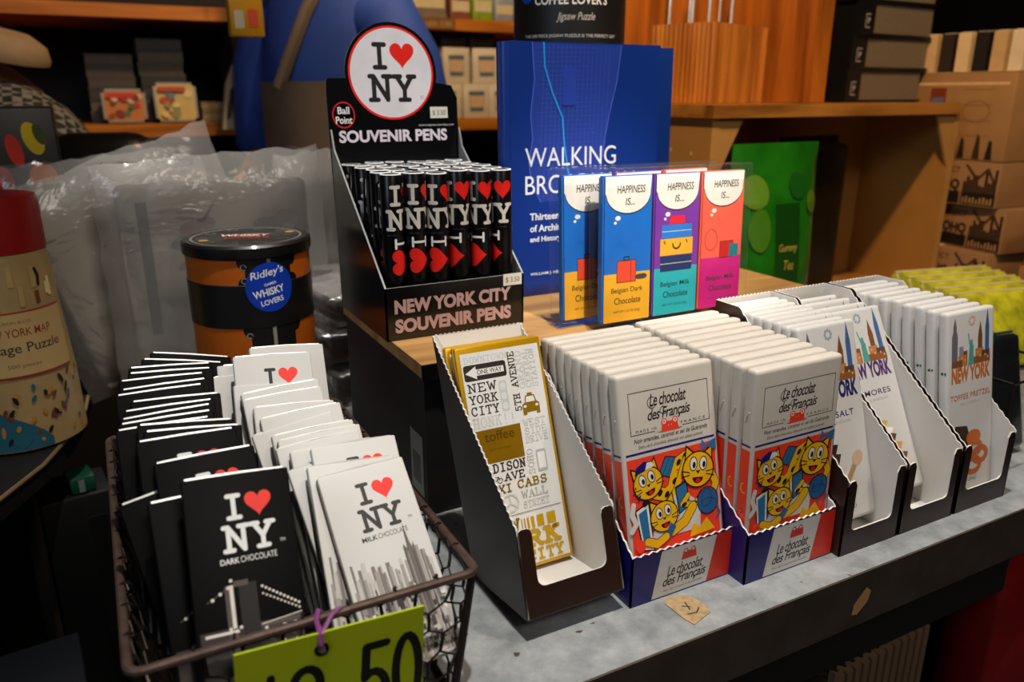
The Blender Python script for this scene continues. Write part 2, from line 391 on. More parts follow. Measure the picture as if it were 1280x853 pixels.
# ================================================================== THE SETTING
WALLM = M('#2a1a10', .7, var=.2, scale=8, name='dark_shop_wall')
struct(MB().box((-1.6, 2.02, -.95), (3.0, 2.07, 1.7), WALLM).build('wall_back', smooth=0))
struct(MB().box((-1.65, -1.8, -.95), (-1.6, 2.07, 1.7), WALLM).build('wall_left', smooth=0))
struct(MB().box((3.0, -1.8, -.95), (3.05, 2.07, 1.7), WALLM).build('wall_right', smooth=0))
struct(MB().box((-1.6, -1.85, -.95), (3.0, -1.8, 1.7), WALLM).build('wall_front', smooth=0))
struct(MB().box((-1.65, -1.85, -1.0), (3.05, 2.07, -.95), M('#15100c', .6, var=.3, scale=5, name='dark_floor')).build('floor', smooth=0))
struct(MB().box((-1.65, -1.85, 1.7), (3.05, 2.07, 1.75), M('#221a14', .8, name='dark_ceiling')).build('ceiling', smooth=0))

STEEL = galvanised()
DARKIRON = M('#1c1814', .45, .5, var=.2, name='dark_iron')
t = thing('counter', 'long worn galvanised steel counter with dark front lip carrying the chocolate cartons', 'counter', (.5, .7, -.95))
def rel(o): return Vector((0, 0, 0)) - o.location
o = MB().box((.003, .284, -.014), (1.75, 1.19, 0), STEEL).build('top', t); o.location = rel(t)
LIPM = M('#5c5247', .42, .55, var=.18, scale=40, name='dull_steel_lip')
o = MB().box((.003, .2825, -.040), (1.75, .284, .0004), LIPM).build('front_lip', t); o.location = rel(t)
o = MB().box((.02, .37, -.95), (1.72, 1.17, -.014), M('#0f0c0a', .7, name='dark_cabinet')).box((.02, .37, -.09), (1.72, .30, -.014), M('#0c0a08', .7)).build('cabinet', t); o.location = rel(t)
# scraped chip on the lip
A = Art().poly([(.401, -.022), (.411, -.012), (.416, -.016), (.414, -.024), (.405, -.031), (.400, -.030)], M('#b98a5a', .6))
o = MB().art(A, lambda u, v, e: (u, .2825 - e, v)).build('scraped_chip', t, smooth=0); o.location = rel(t)

# ================================================================== PRICE RESIDUE
A = Art(.0001)
pp = [(.2715, .317), (.2755, .3205), (.283, .3195), (.2895, .3165), (.2925, .306), (.2905, .2975), (.283, .2955), (.2745, .293), (.2725, .3)]
A.poly([((u), v) for u, v in pp], M('#a08660', .8, var=.25, scale=250))
A.strokes([[(.279, .310), (.283, .307)], [(.283, .312), (.281, .305)], [(.277, .302), (.283, .301), (.287, .304)]], .0009, M('#3b2c1c', .8))
m = MB(); m.slab([(u, v, .0006) for u, v in pp], (0, 0, 1), .0005, M('#a08660', .8, var=.25, scale=250)); m.art(A, lambda u, v, e: (u, v, .0006 + e))
tag(m.build('sticker_residue', smooth=0), 'torn scuffed tan paper sticker left on the steel before the tricolour carton', 'sticker')

# ================================================================== LE CHOCOLAT ROWS
BARW, BARH, BART = .0735, .139, .0092
def cat_face(A, cx, cy, r, rot, hat=None, bow=False):
    c, q = math.cos(R_(rot)), math.sin(R_(rot))
    T = lambda x, y: (cx + r * (x * c - y * q), cy + r * (x * q + y * c))
    Yl = M('#f2b90f', .45, var=.03); K = M('#14100f', .5, var=.02)
    for sx in (-1, 1):
        A.poly([T(sx * .95, .2), T(sx * .9, 1.35), T(sx * .2, .85)], K); A.poly([T(sx * .86, .3), T(sx * .83, 1.18), T(sx * .3, .8)], Yl)
    A.poly([T(*p) for p in arc(0, 0, 1.08, 1.0, 0, 360, 24)[:-1]], K); A.poly([T(*p) for p in arc(0, 0, 1.0, .92, 0, 360, 24)[:-1]], Yl)
    for sx in (-.33, .33):
        A.poly([T(*p) for p in arc(sx, .3, .27, .40, 0, 360, 14)[:-1]], K); A.poly([T(*p) for p in arc(sx, .3, .22, .34, 0, 360, 14)[:-1]], WHT)
        A.poly([T(*p) for p in arc(sx + .05, .24, .11, .18, 0, 360, 10)[:-1]], K)
    A.poly([T(-.16, -.06), T(.16, -.06), T(0, -.24)], K)
    A.poly([T(*p) for p in arc(0, -.42, .36, .34, 180, 360, 8)], K); A.poly([T(*p) for p in arc(.02, -.6, .18, .12, 0, 360, 8)[:-1]], RED)
    A.strokes([[T(-.55, -.15), T(-1.1, -.05)], [T(-.55, -.28), T(-1.1, -.38)], [T(.55, -.15), T(1.1, -.05)], [T(.55, -.28), T(1.1, -.38)]], r * .06, K, caps=False)
    if hat: A.poly([T(-.75, .8), T(.7, .8), T(.6, 1.15), T(.1, 1.35), T(-.5, 1.2)], hat); A.poly([T(.05, .82), T(.75, .8), T(.6, 1.12), T(.3, 1.2)], WHT)
    if bow: A.poly([T(.1, .9), T(.5, 1.25), T(.15, 1.6)], bow); A.poly([T(.5, 1.2), T(1.15, 1.0), T(1.1, 1.65), T(.55, 1.4)], bow)

def le_art(paper):
    A = Art(); K = M('#17130f', .5, var=.02); BL = M('#1b1672', .45); RO = M('#f5422a', .42, var=.03); Yl = M('#f2b90f', .45, var=.03); SKY = M('#2f6f9e', .45)
    W2 = BARW / 2
    zb, zt = .004, BARH - .004
    zr = .0875                                        # the red printed sleeve ends here
    A.rect(-W2 + .003, zr + .0021, W2 - .003, zr + .0035, BL)
    A.rect(-W2 + .003, zb, W2 - .003, zr, RO)
    fx0, fx1, fz0, fz1 = -W2 + .0075, W2 - .0055, .1015, .1275
    A.frame(fx0, fz0, fx1, fz1, .00045, K)
    A.text('Le chocolat', -.0140, .1170, .028, .0078, K, .014, .3, 0, .92)
    A.text('des Français', -.0160, .1072, .0325, .0084, K, .014, .3, 0, .92)
    A.strokes([arc(-.0120, .1195, .0035, .0035, 60, 300, 8)], .0005, K); A.strokes([arc(-.0035, .1135, .0030, .0024, 90, 300, 8)], .0005, K)
    A.text('MADE IN', fx0 + .004, .1028, .015, .0016, K, 0, 0, 0, 1.5); A.text('FRANCE', .0085, .1028, .019, .0016, K, 0, 0, 0, 1.5)
    A.rect(-.0115, .1008, .0095, .1024, paper); A.rect(-.0085, .1004, .0088, .1008, K)
    A.poly([(-.0068, .1000), (.0070, .1000), (.0058, .1050), (.0048, .1062), (-.0046, .1062), (-.0058, .1050)], RO)
    for sx in (-.0041, .0043): A.ell(sx, .1062, .0022, .0022, RO); A.ell(sx, .1062, .0014, .0014, WHT); A.ell(sx, .1062, .0007, .0007, RO)
    for sx in (-.001, .0012): A.ell(sx, .1036, .0003, .0003, WHT, 6)
    A.text('Noir amandes, caramel et sel de Guérande', fx0 + .002, .0963, .056, .0032, K, .004, .2)
    A.text('Extra dark chocolate, almonds and salted caramel', fx0 + .005, .0928, .049, .0023, M('#5d564e', .5), 0, .2)
    # playful cats with a book, a tablet and a ball of wool
    def limb(pts, t): A.strokes([pts], t + .0009, K); A.strokes([pts], t, Yl)
    A.poly([(-.0115, .0745), (-.0055, .0850), (.0035, .0830), (-.0025, .0705)], K); A.poly([(-.0106, .0747), (-.0051, .0842), (.0025, .0825), (-.0029, .0715)], SKY)
    for q in (-.0070, -.0035): A.strokes([[(q - .0015, .0725), (q + .0045, .0830)]], .0003, K, False)
    limb([(-.0150, .0640), (-.0070, .0610), (-.0015, .0640), (.0010, .0710), (.0055, .0795), (.0105, .0815), (.0135, .0780)], .0075)
    for p in ((-.006, .061), (.0005, .068), (.0045, .0790), (.0095, .0822), (-.011, .063)): A.ell(p[0], p[1], .0024, .0015, K, 10, 50)
    limb([(.0100, .0800), (.0050, .0700), (.0020, .0640), (-.0020, .0580)], .0042)
    A.ell(.0085, .0700, .0032, .0040, RO)
    A.poly([(-.0305, .0560), (-.0270, .0300), (-.0180, .0280), (-.0200, .0600)], K); A.poly([(-.0297, .0552), (-.0262, .0308), (-.0188, .0290), (-.0207, .0588)], WHT); A.poly([(-.0282, .0535), (-.0255, .0330), (-.0205, .0318), (-.0220, .0560)], SKY)
    A.poly([(-.0200, .0350), (.0180, .0340), (.0190, .0500), (.0060, .0610), (-.0100, .0560)], M('#d5cfc6', .5))
    A.poly([(.0000, .0640), (.0020, .0460), (.0110, .0500), (.0095, .0670)], K); A.poly([(.0010, .0628), (.0028, .0472), (.0102, .0507), (.0088, .0655)], SKY)
    limb([(.0100, .0570), (.0050, .0520), (.0150, .0500), (.0210, .0560)], .0032)
    for p in ((.0065, .0515), (.0145, .0505), (.0185, .0540)): A.ell(p[0], p[1], .0022, .0014, K, 10, 20)
    limb([(.0290, .0680), (.0325, .0600), (.0290, .0540)], .0048)
    A.ell(.0250, .0500, .0085, .0090, K); A.ell(.0250, .0500, .0078, .0083, M('#255f95', .5))
    A.strokes([arc(.0250, .0500, .005, .0075, 40, 200, 8), arc(.0250, .0475, .0065, .004, 10, 150, 8), arc(.0225, .0515, .0058, .005, 250, 400, 8)], .0004, K, caps=False)
    A.strokes([[(.0320, .0450), (.0340, .0400), (.0310, .0370)]], .0012, M('#255f95', .5))
    limb([(-.0040, .0370), (.0060, .0410), (.0130, .0490)], .0060)
    cat_face(A, -.0195, .0710, .0104, 14, hat=BL); A.ell(-.0225, .0595, .003, .002, K, 8, 30)
    cat_face(A, .0190, .0715, .0118, -8, bow=SKY)
    cat_face(A, -.0095, .0480, .0100, 8)
    A.poly([(-.0100, .0360), (-.0060, .0330), (-.0010, .0400), (-.0050, .0430)], M('#255f95', .5))
    limb([(-.0230, .0350), (-.0160, .0320), (-.0090, .0350)], .0050); A.poly([(.009, .030), (.012, .0385), (.017, .0345), (.023, .0395), (.029, .031)], Yl)
    for p in ((-.031, .066), (-.029, .070), (-.0305, .0615), (.003, .0745)): A.ell(p[0], p[1], .0006, .0006, BL, 8)
    A.poly([(-.029, .0635), (-.0255, .0655), (-.0265, .0615)], BL)
    A.strokes([[(-.034, .044), (-.0305, .048), (-.033, .054), (-.0315, .060)]], .0034, M('#d9d4cc', .5))
    A.ell(-.0285, .0335, .0036, .0040, RO)
    return A

def side_art():
    """Red sleeve wrapped round the narrow side with moons and specks."""
    A = Art(); BL = M('#1b1672', .45); RO = M('#f5422a', .42, var=.03); zr = .0875; h = BART / 2 - .0008
    A.rect(-h, zr + .0021, h, zr + .0035, BL); A.rect(-h, .004, h, zr, RO)
    A.strokes([arc(0.0005, .062, .0022, .0032, 100, 300, 8)], .0009, M('#f2b90f', .45)); 
    A.strokes([[(-.001, .048), (.0005, .047)], [(-.0006, .0445), (.0012, .046)]], .0006, BL)
    A.poly([(-.002, .02), (.003, .028), (.003, .036), (-.001, .031)], M('#d9d4cc', .5)); A.poly([(-.0005, .022), (.0025, .027), (.0025, .033)], BL)
    return A

PAPER = M('#ccc4b8', .55, var=.03, scale=90, bump=.06, name='cream_paper_wrap')
def bar_body(mb, wd, ht, th, paper, bev):
    bmx = bmesh.new(); bmesh.ops.create_cube(bmx, size=1)
    for v in bmx.verts: v.co = Vector((v.co.x * wd, v.co.y * th, v.co.z * ht + ht / 2))
    bmesh.ops.bevel(bmx, geom=bmx.edges[:], offset=bev, segments=3, affect='EDGES', profile=.6)
    return mb.bm(bmx, paper)
def make_lebar():
    m = bar_body(MB(), BARW, BARH, BART, PAPER, .0028)
    m.art(le_art(PAPER), lambda u, v, e: (u, -BART / 2 - e, v))
    m.art(side_art(), lambda u, v, e: (-BARW / 2 - e, -u, v)); m.art(side_art(), lambda u, v, e: (BARW / 2 + e, u, v))
    # seam of the folded paper, a small tuck on each narrow side
    for sx in (-1, 1): m.tube([(sx * (BARW / 2 + .0001), -.0012, .112), (sx * (BARW / 2 + .0003), .0004, .109), (sx * (BARW / 2 + .0001), .0014, .105)], .0005, PAPER, 5)
    return m.build('chocolate_bar', smooth=40)

def le_tray(name_label, x0, x1, y0, y1, hl, hb, yb):
    t = thing('display_carton', name_label, 'display carton', ((x0 + x1) / 2, y0, 0), group='tricolour cartons of cat print chocolate')
    BL = M('#191467', .4, var=.04, name='navy_card'); WC = M('#d9d5ce', .5, name='white_card'); RO = M('#d8301a', .42, name='red_card'); K = M('#17130f', .5, var=.02)
    W2 = (x1 - x0) / 2; D = y1 - y0; th = .0012
    def zig(a, b, n=26, amp=.0007):
        out = []
        for i in range(1, n):
            f = i / n; p = [a[k] + (b[k] - a[k]) * f for k in range(3)]; p[2] += amp * (1 if i % 2 else -1); out.append(tuple(p))
        return out
    # front, printed blue / white / red on the slant
    top = [(W2, 0, hl)] + zig((W2, 0, hl), (-W2, 0, hl)) + [(-W2, 0, hl)]
    m = MB().slab([(-W2, 0, 0.0008), (W2, 0, 0.0008)] + top, (0, -1, 0), th, BL, WC)
    A = Art(); A.poly([(-W2 + .016, .001), (W2, .001), (W2, hl - .0012), (-W2 + .022, hl - .0012)], WC)
    A.poly([(W2 - .020, .001), (W2, .001), (W2, hl - .0012), (W2 - .014, hl - .0012)], RO)
    A.text('Le chocolat', -.0125, hl * .40, .028, .0076, K, .014, .3, 0, .92); A.text('des Français', -.0155, hl * .17, .034, .0082, K, .014, .3, 0, .92)
    A.text('Pour les croqueurs de chocolat', -.015, hl * .10, .031, .0018, K, 0, .2)
    A.poly([(-.002, hl * .66), (.010, hl * .66), (.0092, hl * .82), (-.0008, hl * .82)], RO)
    for sx in (.0012, .0070): A.ell(sx, hl * .83, .0018, .0018, RO); A.ell(sx, hl * .83, .0010, .0010, WC)
    m.art(A, lambda u, v, e: (u, -e, v)).build('front_panel', t, smooth=0)
    for sx in (-1, 1):
        prof = [(0, .0008), (D, .0008), (D, hb), (yb - y0, hb)]
        P = [(sx * W2, a, b) for a, b in prof] + zig((sx * W2, yb - y0, hb), (sx * W2, 0, hl), 40) + [(sx * W2, 0, hl)]
        MB().slab(P, (sx, 0, 0), th, BL if sx < 0 else RO, WC).build('side_panel', t, smooth=0)
    MB().slab([(-W2 + th, D, .001), (W2 - th, D, .001), (W2 - th, D, hb), (-W2 + th, D, hb)], (0, 1, 0), th, BL, WC).build('back_panel', t, smooth=0)
    MB().box((-W2, 0, 0), (W2, D, .0009), BL).build('base_panel', t, smooth=0)
    return t
le_tray('tricolour carton on the counter nearest the toffee carton, holding cat print bars', .2500, .3290, .3230, .450, .0343, .118, .425)
le_tray('tricolour carton between the other tricolour carton and the dark cutout cartons', .3275, .4050, .3090, .455, .0355, .118, .428)
src = make_lebar()
def row(src, n, xc, ytop0, ytop1, ztop, ht, lean0, lean1, what, group, cat='chocolate bar', jit=.0006, zb=.0012):
    for i in range(n):
        o = src if i == 0 else src.copy()
        if i:
            C.objects.link(o)
        f = i / (n - 1); yt = ytop0 + (ytop1 - ytop0) * f; ln = R_(lean0 + (lean1 - lean0) * f)
        o.rotation_euler = (-ln, 0, random.uniform(-.006, .006) if i else 0)
        z0 = max(zb + .0045 * math.sin(ln), ztop - ht * math.cos(ln))
        o.location = (xc + (random.uniform(-jit, jit) if i else 0), yt - ht * math.sin(ln), z0 + (random.uniform(-.0006, .0006) if i else 0))
        tag(o, what.format(ordw(i, n)), cat, group)
row(src, 9, .2895, .3565, .4375, .137, BARH, 12, 10, '{} cream and red cat print bar in the row beside the toffee carton', 'cat print bars beside the toffee carton')
s2 = src.copy(); C.objects.link(s2)
row(s2, 11, .3665, .3222, .4350, .137, BARH, 1.8, 6, '{} cream and red cat print bar in the row beside the dark cutout cartons', 'cat print bars beside the dark cutout cartons')

# ================================================================== NEW YORK BAR CARTONS
NW, NH, NT = .0555, .1400, .0078
def skyline(A, x0, z0, s):
    w_s = .0475 / s
    G1, G2, BLU, BR, OR, TEAL = M('#8a8a94', .5), M('#6b6774', .5), M('#3d5f93', .5), M('#7a4a2c', .5), M('#b8793e', .5), M('#4f9a92', .5)
    X = lambda a: x0 + a * .0475
    def tower(a, w_, h, m, tip=0): A.poly([(X(a), z0), (X(a + w_), z0), (X(a + w_), z0 + h * s), (X(a + w_ / 2), z0 + (h + tip) * s), (X(a), z0 + h * s)], m)
    tower(.02, .14, .62, G2, .25); tower(.05, .08, .80, G2, .2); tower(.2, .10, .40, G1); tower(.3, .1, .30, BR); tower(.66, .11, .55, BR, .30)
    tower(.84, .10, .70, BLU, .38); tower(.45, .10, .38, G2); tower(.60, .2, .30, OR); tower(.76, .2, .24, M('#5a3a38', .5)); tower(.18, .2, .22, OR); tower(.02, .26, .13, BR); tower(.55, .42, .14, M('#8a5226', .5))
    A.poly([(X(.42), z0), (X(.57), z0), (X(.54), z0 + .36 * s), (X(.52), z0 + .50 * s), (X(.47), z0 + .50 * s), (X(.45), z0 + .36 * s)], TEAL)
    A.strokes([[(X(.46), z0 + .4 * s), (X(.42), z0 + .62 * s)]], .028 * s, TEAL)
    for a, b in ((.64, .2), (.7, .12), (.25, .14), (.33, .1), (.83, .12), (.9, .07)): A.rect(X(a), z0 + b * s, X(a + .03), z0 + (b + .04) * s, M('#e0b060', .5))
def ny_art(colour, flavour, pic):
    A = Art(); ink = M(colour, .5); K = M('#2a1a14', .5); hw = NW / 2
    skyline(A, -hw + .004, .0985, .0375)
    A.text('NEW YORK', -hw + .005, .0865, .0455, .0120, ink, .045)
    A.text(flavour, -hw + (.004 if len(flavour) > 10 else .010), .0735, .047 if len(flavour) > 10 else .034, .0042, ink, .004, 0, 0, 1.1)
    A.text('MILK CHOCOLATE', -.012, .0692, .024, .0018, GREY)
    A.text('3 OZ (86g)', -hw + .012, .0080, .024, .0032, M('#6a6662', .5))
    for k in range(8): A.ell(.0 + .003 * math.cos(k * PI / 4), .1320 + .003 * math.sin(k * PI / 4), .0011, .0011, M('#9aa4b4' if colour != '#c46a24' else '#e2b9a4', .5), 8)
    if pic == 'salt':
        for i, (a, b) in enumerate(((-.020, .050), (-.018, .043), (-.021, .036), (-.017, .030))): A.poly([(a - .004, b), (a + .014, b - .002), (a + .017, b + .005), (a, b + .0075)], M(('#2b1b13', '#3a251a')[i % 2], .4))
        A.poly([(-.008, .020), (.010, .040), (.013, .037), (-.004, .016)], M('#a2805f', .6)); A.ell(.0145, .0425, .0058, .0048, M('#c2a184', .6), 14, 40)
        A.poly([(-.012, .022), (-.002, .034), (.006, .036), (-.008, .016)], M('#d9cfc6', .6))
    elif pic == 'smores':
        for i, (a, b, c) in enumerate(((-.010, .052, '#caa05c'), (-.006, .046, '#f0ead8'), (-.004, .041, '#5a3620'), (.000, .034, '#c98f45'), (.003, .026, '#6b4226'), (.008, .016, '#c48d48'))):
            A.poly([(a - .012, b - .003), (a + .010, b - .006), (a + .015, b + .001), (a - .006, b + .006)], M(c, .6))
    else:
        A.poly([(-.020, .030), (-.005, .026), (-.001, .044), (-.004, .052), (-.018, .054)], M('#3b2418', .4)); A.rect(-.018, .040, -.004, .0405, M('#22140d', .4))
        for q in ((.006, .033, .009), (.012, .027, .010), (.004, .020, .010)): A.ring(q[0], q[1], q[2], q[2] * .75, .0042, M('#b4571c', .4))
        A.ell(.004, .042, .0085, .006, M('#bf6020', .4))
    return A
NYPAPER = M('#cbc8c4', .5, var=.02, scale=80, bump=.04, name='white_paper_wrap')
def make_nybar(colour, flavour, pic, dot=False):
    m = bar_body(MB(), NW, NH, NT, NYPAPER, .0030)
    m.art(ny_art(colour, flavour, pic), lambda u, v, e: (u, -NT / 2 - e, v))
    if dot:
        A = Art(); A.ell(0, .095, .0011, .0011, M('#0c4a3a', .5), 10); A.ell(.0024, .0952, .0008, .0009, M('#0c4a3a', .5), 10)
        m.art(A, lambda u, v, e: (-NW / 2 - e, -u, v))
    return m.build('chocolate_bar', smooth=40)
BROWNC = M('#2b1710', .38, var=.08, name='brown_printed_card'); WINN = M('#d2cec8', .5, var=.02, name='white_inner_card')
def ny_tray(label, x0, x1, y0=.303, y1=.440, hl=.055, hb=.147, loc_rot=0):
    t = thing('display_carton', label, 'display carton', ((x0 + x1) / 2, y0, 0), loc_rot, group='dark cartons with a cutout front')
    W2 = (x1 - x0) / 2; D = y1 - y0; th = .0011; r = .004; nx = W2 - .0085; nz = .0175
    P = [(-W2, 0.0008), (W2, 0.0008), (W2, hl - r)] + arc(W2 - r, hl - r, r, r, 0, 90, 4) + [(nx + .002, hl), (nx, hl - .003)] + [(nx, nz + r)] + arc(nx - r, nz + r, r, r, 0, -90, 4) + arc(-nx + r, nz + r, r, r, 270, 180, 4) + [(-nx, hl - .003), (-nx - .002, hl)] + arc(-W2 + r, hl - r, r, r, 90, 180, 4)
    # notch makes the outline concave: three convex pieces
    m = MB()
    m.slab([(-W2, 0, .0008), (W2, 0, .0008), (W2, 0, nz), (-W2, 0, nz)], (0, -1, 0), th, BROWNC, WINN, WINN)
    for sx in (-1, 1):
        q = [(sx * W2, nz), (sx * W2, hl - r)] + [(sx * x, z) for x, z in arc(W2 - r, hl - r, r, r, 0, 90, 4)] + [(sx * (nx + .002), hl), (sx * nx, hl - .004), (sx * nx, nz + r)] + [(sx * x, z) for x, z in [(nx, nz)]]
        m.slab([(x, 0, z) for x, z in q], (0, -1, 0), th, BROWNC, WINN, WINN)
        fil = [(sx * nx, nz)] + [(sx * x, z) for x, z in arc(nx - r, nz + r, r, r, 0, -90, 5)]
        m.slab([(x, 0, z) for x, z in fil], (0, -1, 0), th, BROWNC, WINN, WINN)
    m.build('front_panel', t, smooth=0)
    for sx in (-1, 1):
        a, b = (D * .82, hb), (0, hl); zz = []
        for i in range(1, 44):
            f = i / 44; zz.append((sx * W2, a[0] + (b[0] - a[0]) * f, a[1] + (b[1] - a[1]) * f + (.0006 if i % 2 else -.0006)))
        MB().slab([(sx * W2, 0, .0008), (sx * W2, D, .0008), (sx * W2, D, hb), (sx * W2, D * .82, hb)] + zz + [(sx * W2, 0, hl)], (sx, 0, 0), th, BROWNC, WINN, WINN).build('side_panel', t, smooth=0)
    zt = [(W2 - .001 - (2 * W2 - .002) * i / 30, D, hb + (.0005 if i % 2 else -.0005)) for i in range(31)]
    MB().slab([(-W2 + .001, D, .001), (W2 - .001, D, .001)] + zt, (0, 1, 0), th, BROWNC, WINN, WINN).build('back_panel', t, smooth=0)
    MB().slab([(-W2, 0, .0009), (W2, 0, .0009), (W2, D, .0009), (-W2, D, .0009)], (0, 0, 1), .0009, WINN, BROWNC).build('base_panel', t, smooth=0)
    return t
ny_tray('dark cutout carton holding the white salt bars, beside the tricolour carton', .4065, .4635, hl=.0555)
ny_tray('dark cutout carton holding the white s\'mores bars, in the middle of its three', .4660, .5240)
ny_tray('dark cutout carton holding the toffee pretzel bars, nearest the right end', .5275, .5880, hl=.0545)
b = make_nybar('#231f5c', 'SEA SALT', 'salt')
row(b, 9, .4350, .3640, .4330, .1440, NH, 17, 8, '{} white skyline bar in the sea salt carton', 'sea salt bars')
b = make_nybar('#4e2566', "S'MORES", 'smores')
row(b, 4, .4950, .3900, .4290, .1400, NH, 26, 12, "{} white skyline bar in the s'mores carton", "s'mores bars")
b = make_nybar('#c46a24', 'TOFFEE PRETZEL', 'pretzel', True)
row(b, 10, .5578, .3390, .4300, .1450, NH, 9.5, 8, '{} white skyline bar in the toffee pretzel carton', 'toffee pretzel bars')

# ================================================================== TOFFEE CARTON (tilted back, front raised)
TX0, TX1 = .1812, .2470
t = thing('display_carton', 'tall dark carton tilted back with jagged cut sides holding gold toffee bars', 'display carton', ((TX0 + TX1) / 2, .388, 0))
W2 = (TX1 - TX0) / 2; th = .0011
F0 = (-.0624, .0143); F1 = (-.0479, .0632); B1 = (.0692, .1458); B0 = (.010, .0012)   # (y, z) side profile
def P3(x, p): return (x, p[0], p[1])
def between(p, q, f): return (p[0] + (q[0] - p[0]) * f, p[1] + (q[1] - p[1]) * f)
GREYC = M('#2c2724', .36, var=.05, name='matt_black_card')
for sx in (-1, 1):
    zz = []
    for i in range(1, 64):
        p = between(B1, F1, i / 64); k = .0006 if i % 2 else -.0006; zz.append((sx * W2, p[0] - k * .6, p[1] + k))
    MB().slab([P3(sx * W2, F0), P3(sx * W2, B0), P3(sx * W2, B1)] + zz + [P3(sx * W2, F1)], (sx, 0, 0), th, GREYC, WINN, WINN).build('side_panel', t, smooth=0)
nrm = Vector((0, -(F1[1] - F0[1]), (F1[0] - F0[0]))).normalized()
m = MB(); nx = W2 - .0095; fz = .32; r = .12
def fp(x, f): p = between(F0, F1, f); return (x, p[0], p[1])
m.slab([fp(-W2, 0), fp(W2, 0), fp(W2, fz), fp(-W2, fz)], nrm, th, BROWNC, WINN, WINN)
for sx in (-1, 1):
    q = [(W2, fz), (W2, .93), (W2 - .001, .98), (W2 - .003, 1), (nx + .003, 1), (nx + .001, .98), (nx, .93), (nx, fz)]
    m.slab([fp(sx * a, f) for a, f in q], nrm, th, BROWNC, WINN, WINN)
    m.slab([fp(sx * nx, fz)] + [fp(sx * (nx - .005 + .005 * math.cos(R_(a))), fz + .10 + .10 * math.sin(R_(a))) for a in (0, -22, -45, -68, -90)], nrm, th, BROWNC, WINN, WINN)
m.build('front_panel', t, smooth=0)
zt = []
for i in range(41): zt.append((W2 - .001 - (2 * W2 - .002) * i / 40, B1[0], B1[1] + (.0006 if i % 2 else -.0006)))
bn = Vector((0, B1[1] - B0[1], -(B1[0] - B0[0]))).normalized()
MB().slab([P3(-W2 + .001, B0), P3(W2 - .001, B0)] + zt, bn, th, GREYC, WINN, WINN).build('back_panel', t, smooth=0)
un = Vector((0, (F0[1] - B0[1]), (B0[0] - F0[0]))).normalized()
MB().slab([P3(-W2, F0), P3(W2, F0), P3(W2, B0), P3(-W2, B0)], un, th, WINN, GREYC).build('base_panel', t, smooth=0)

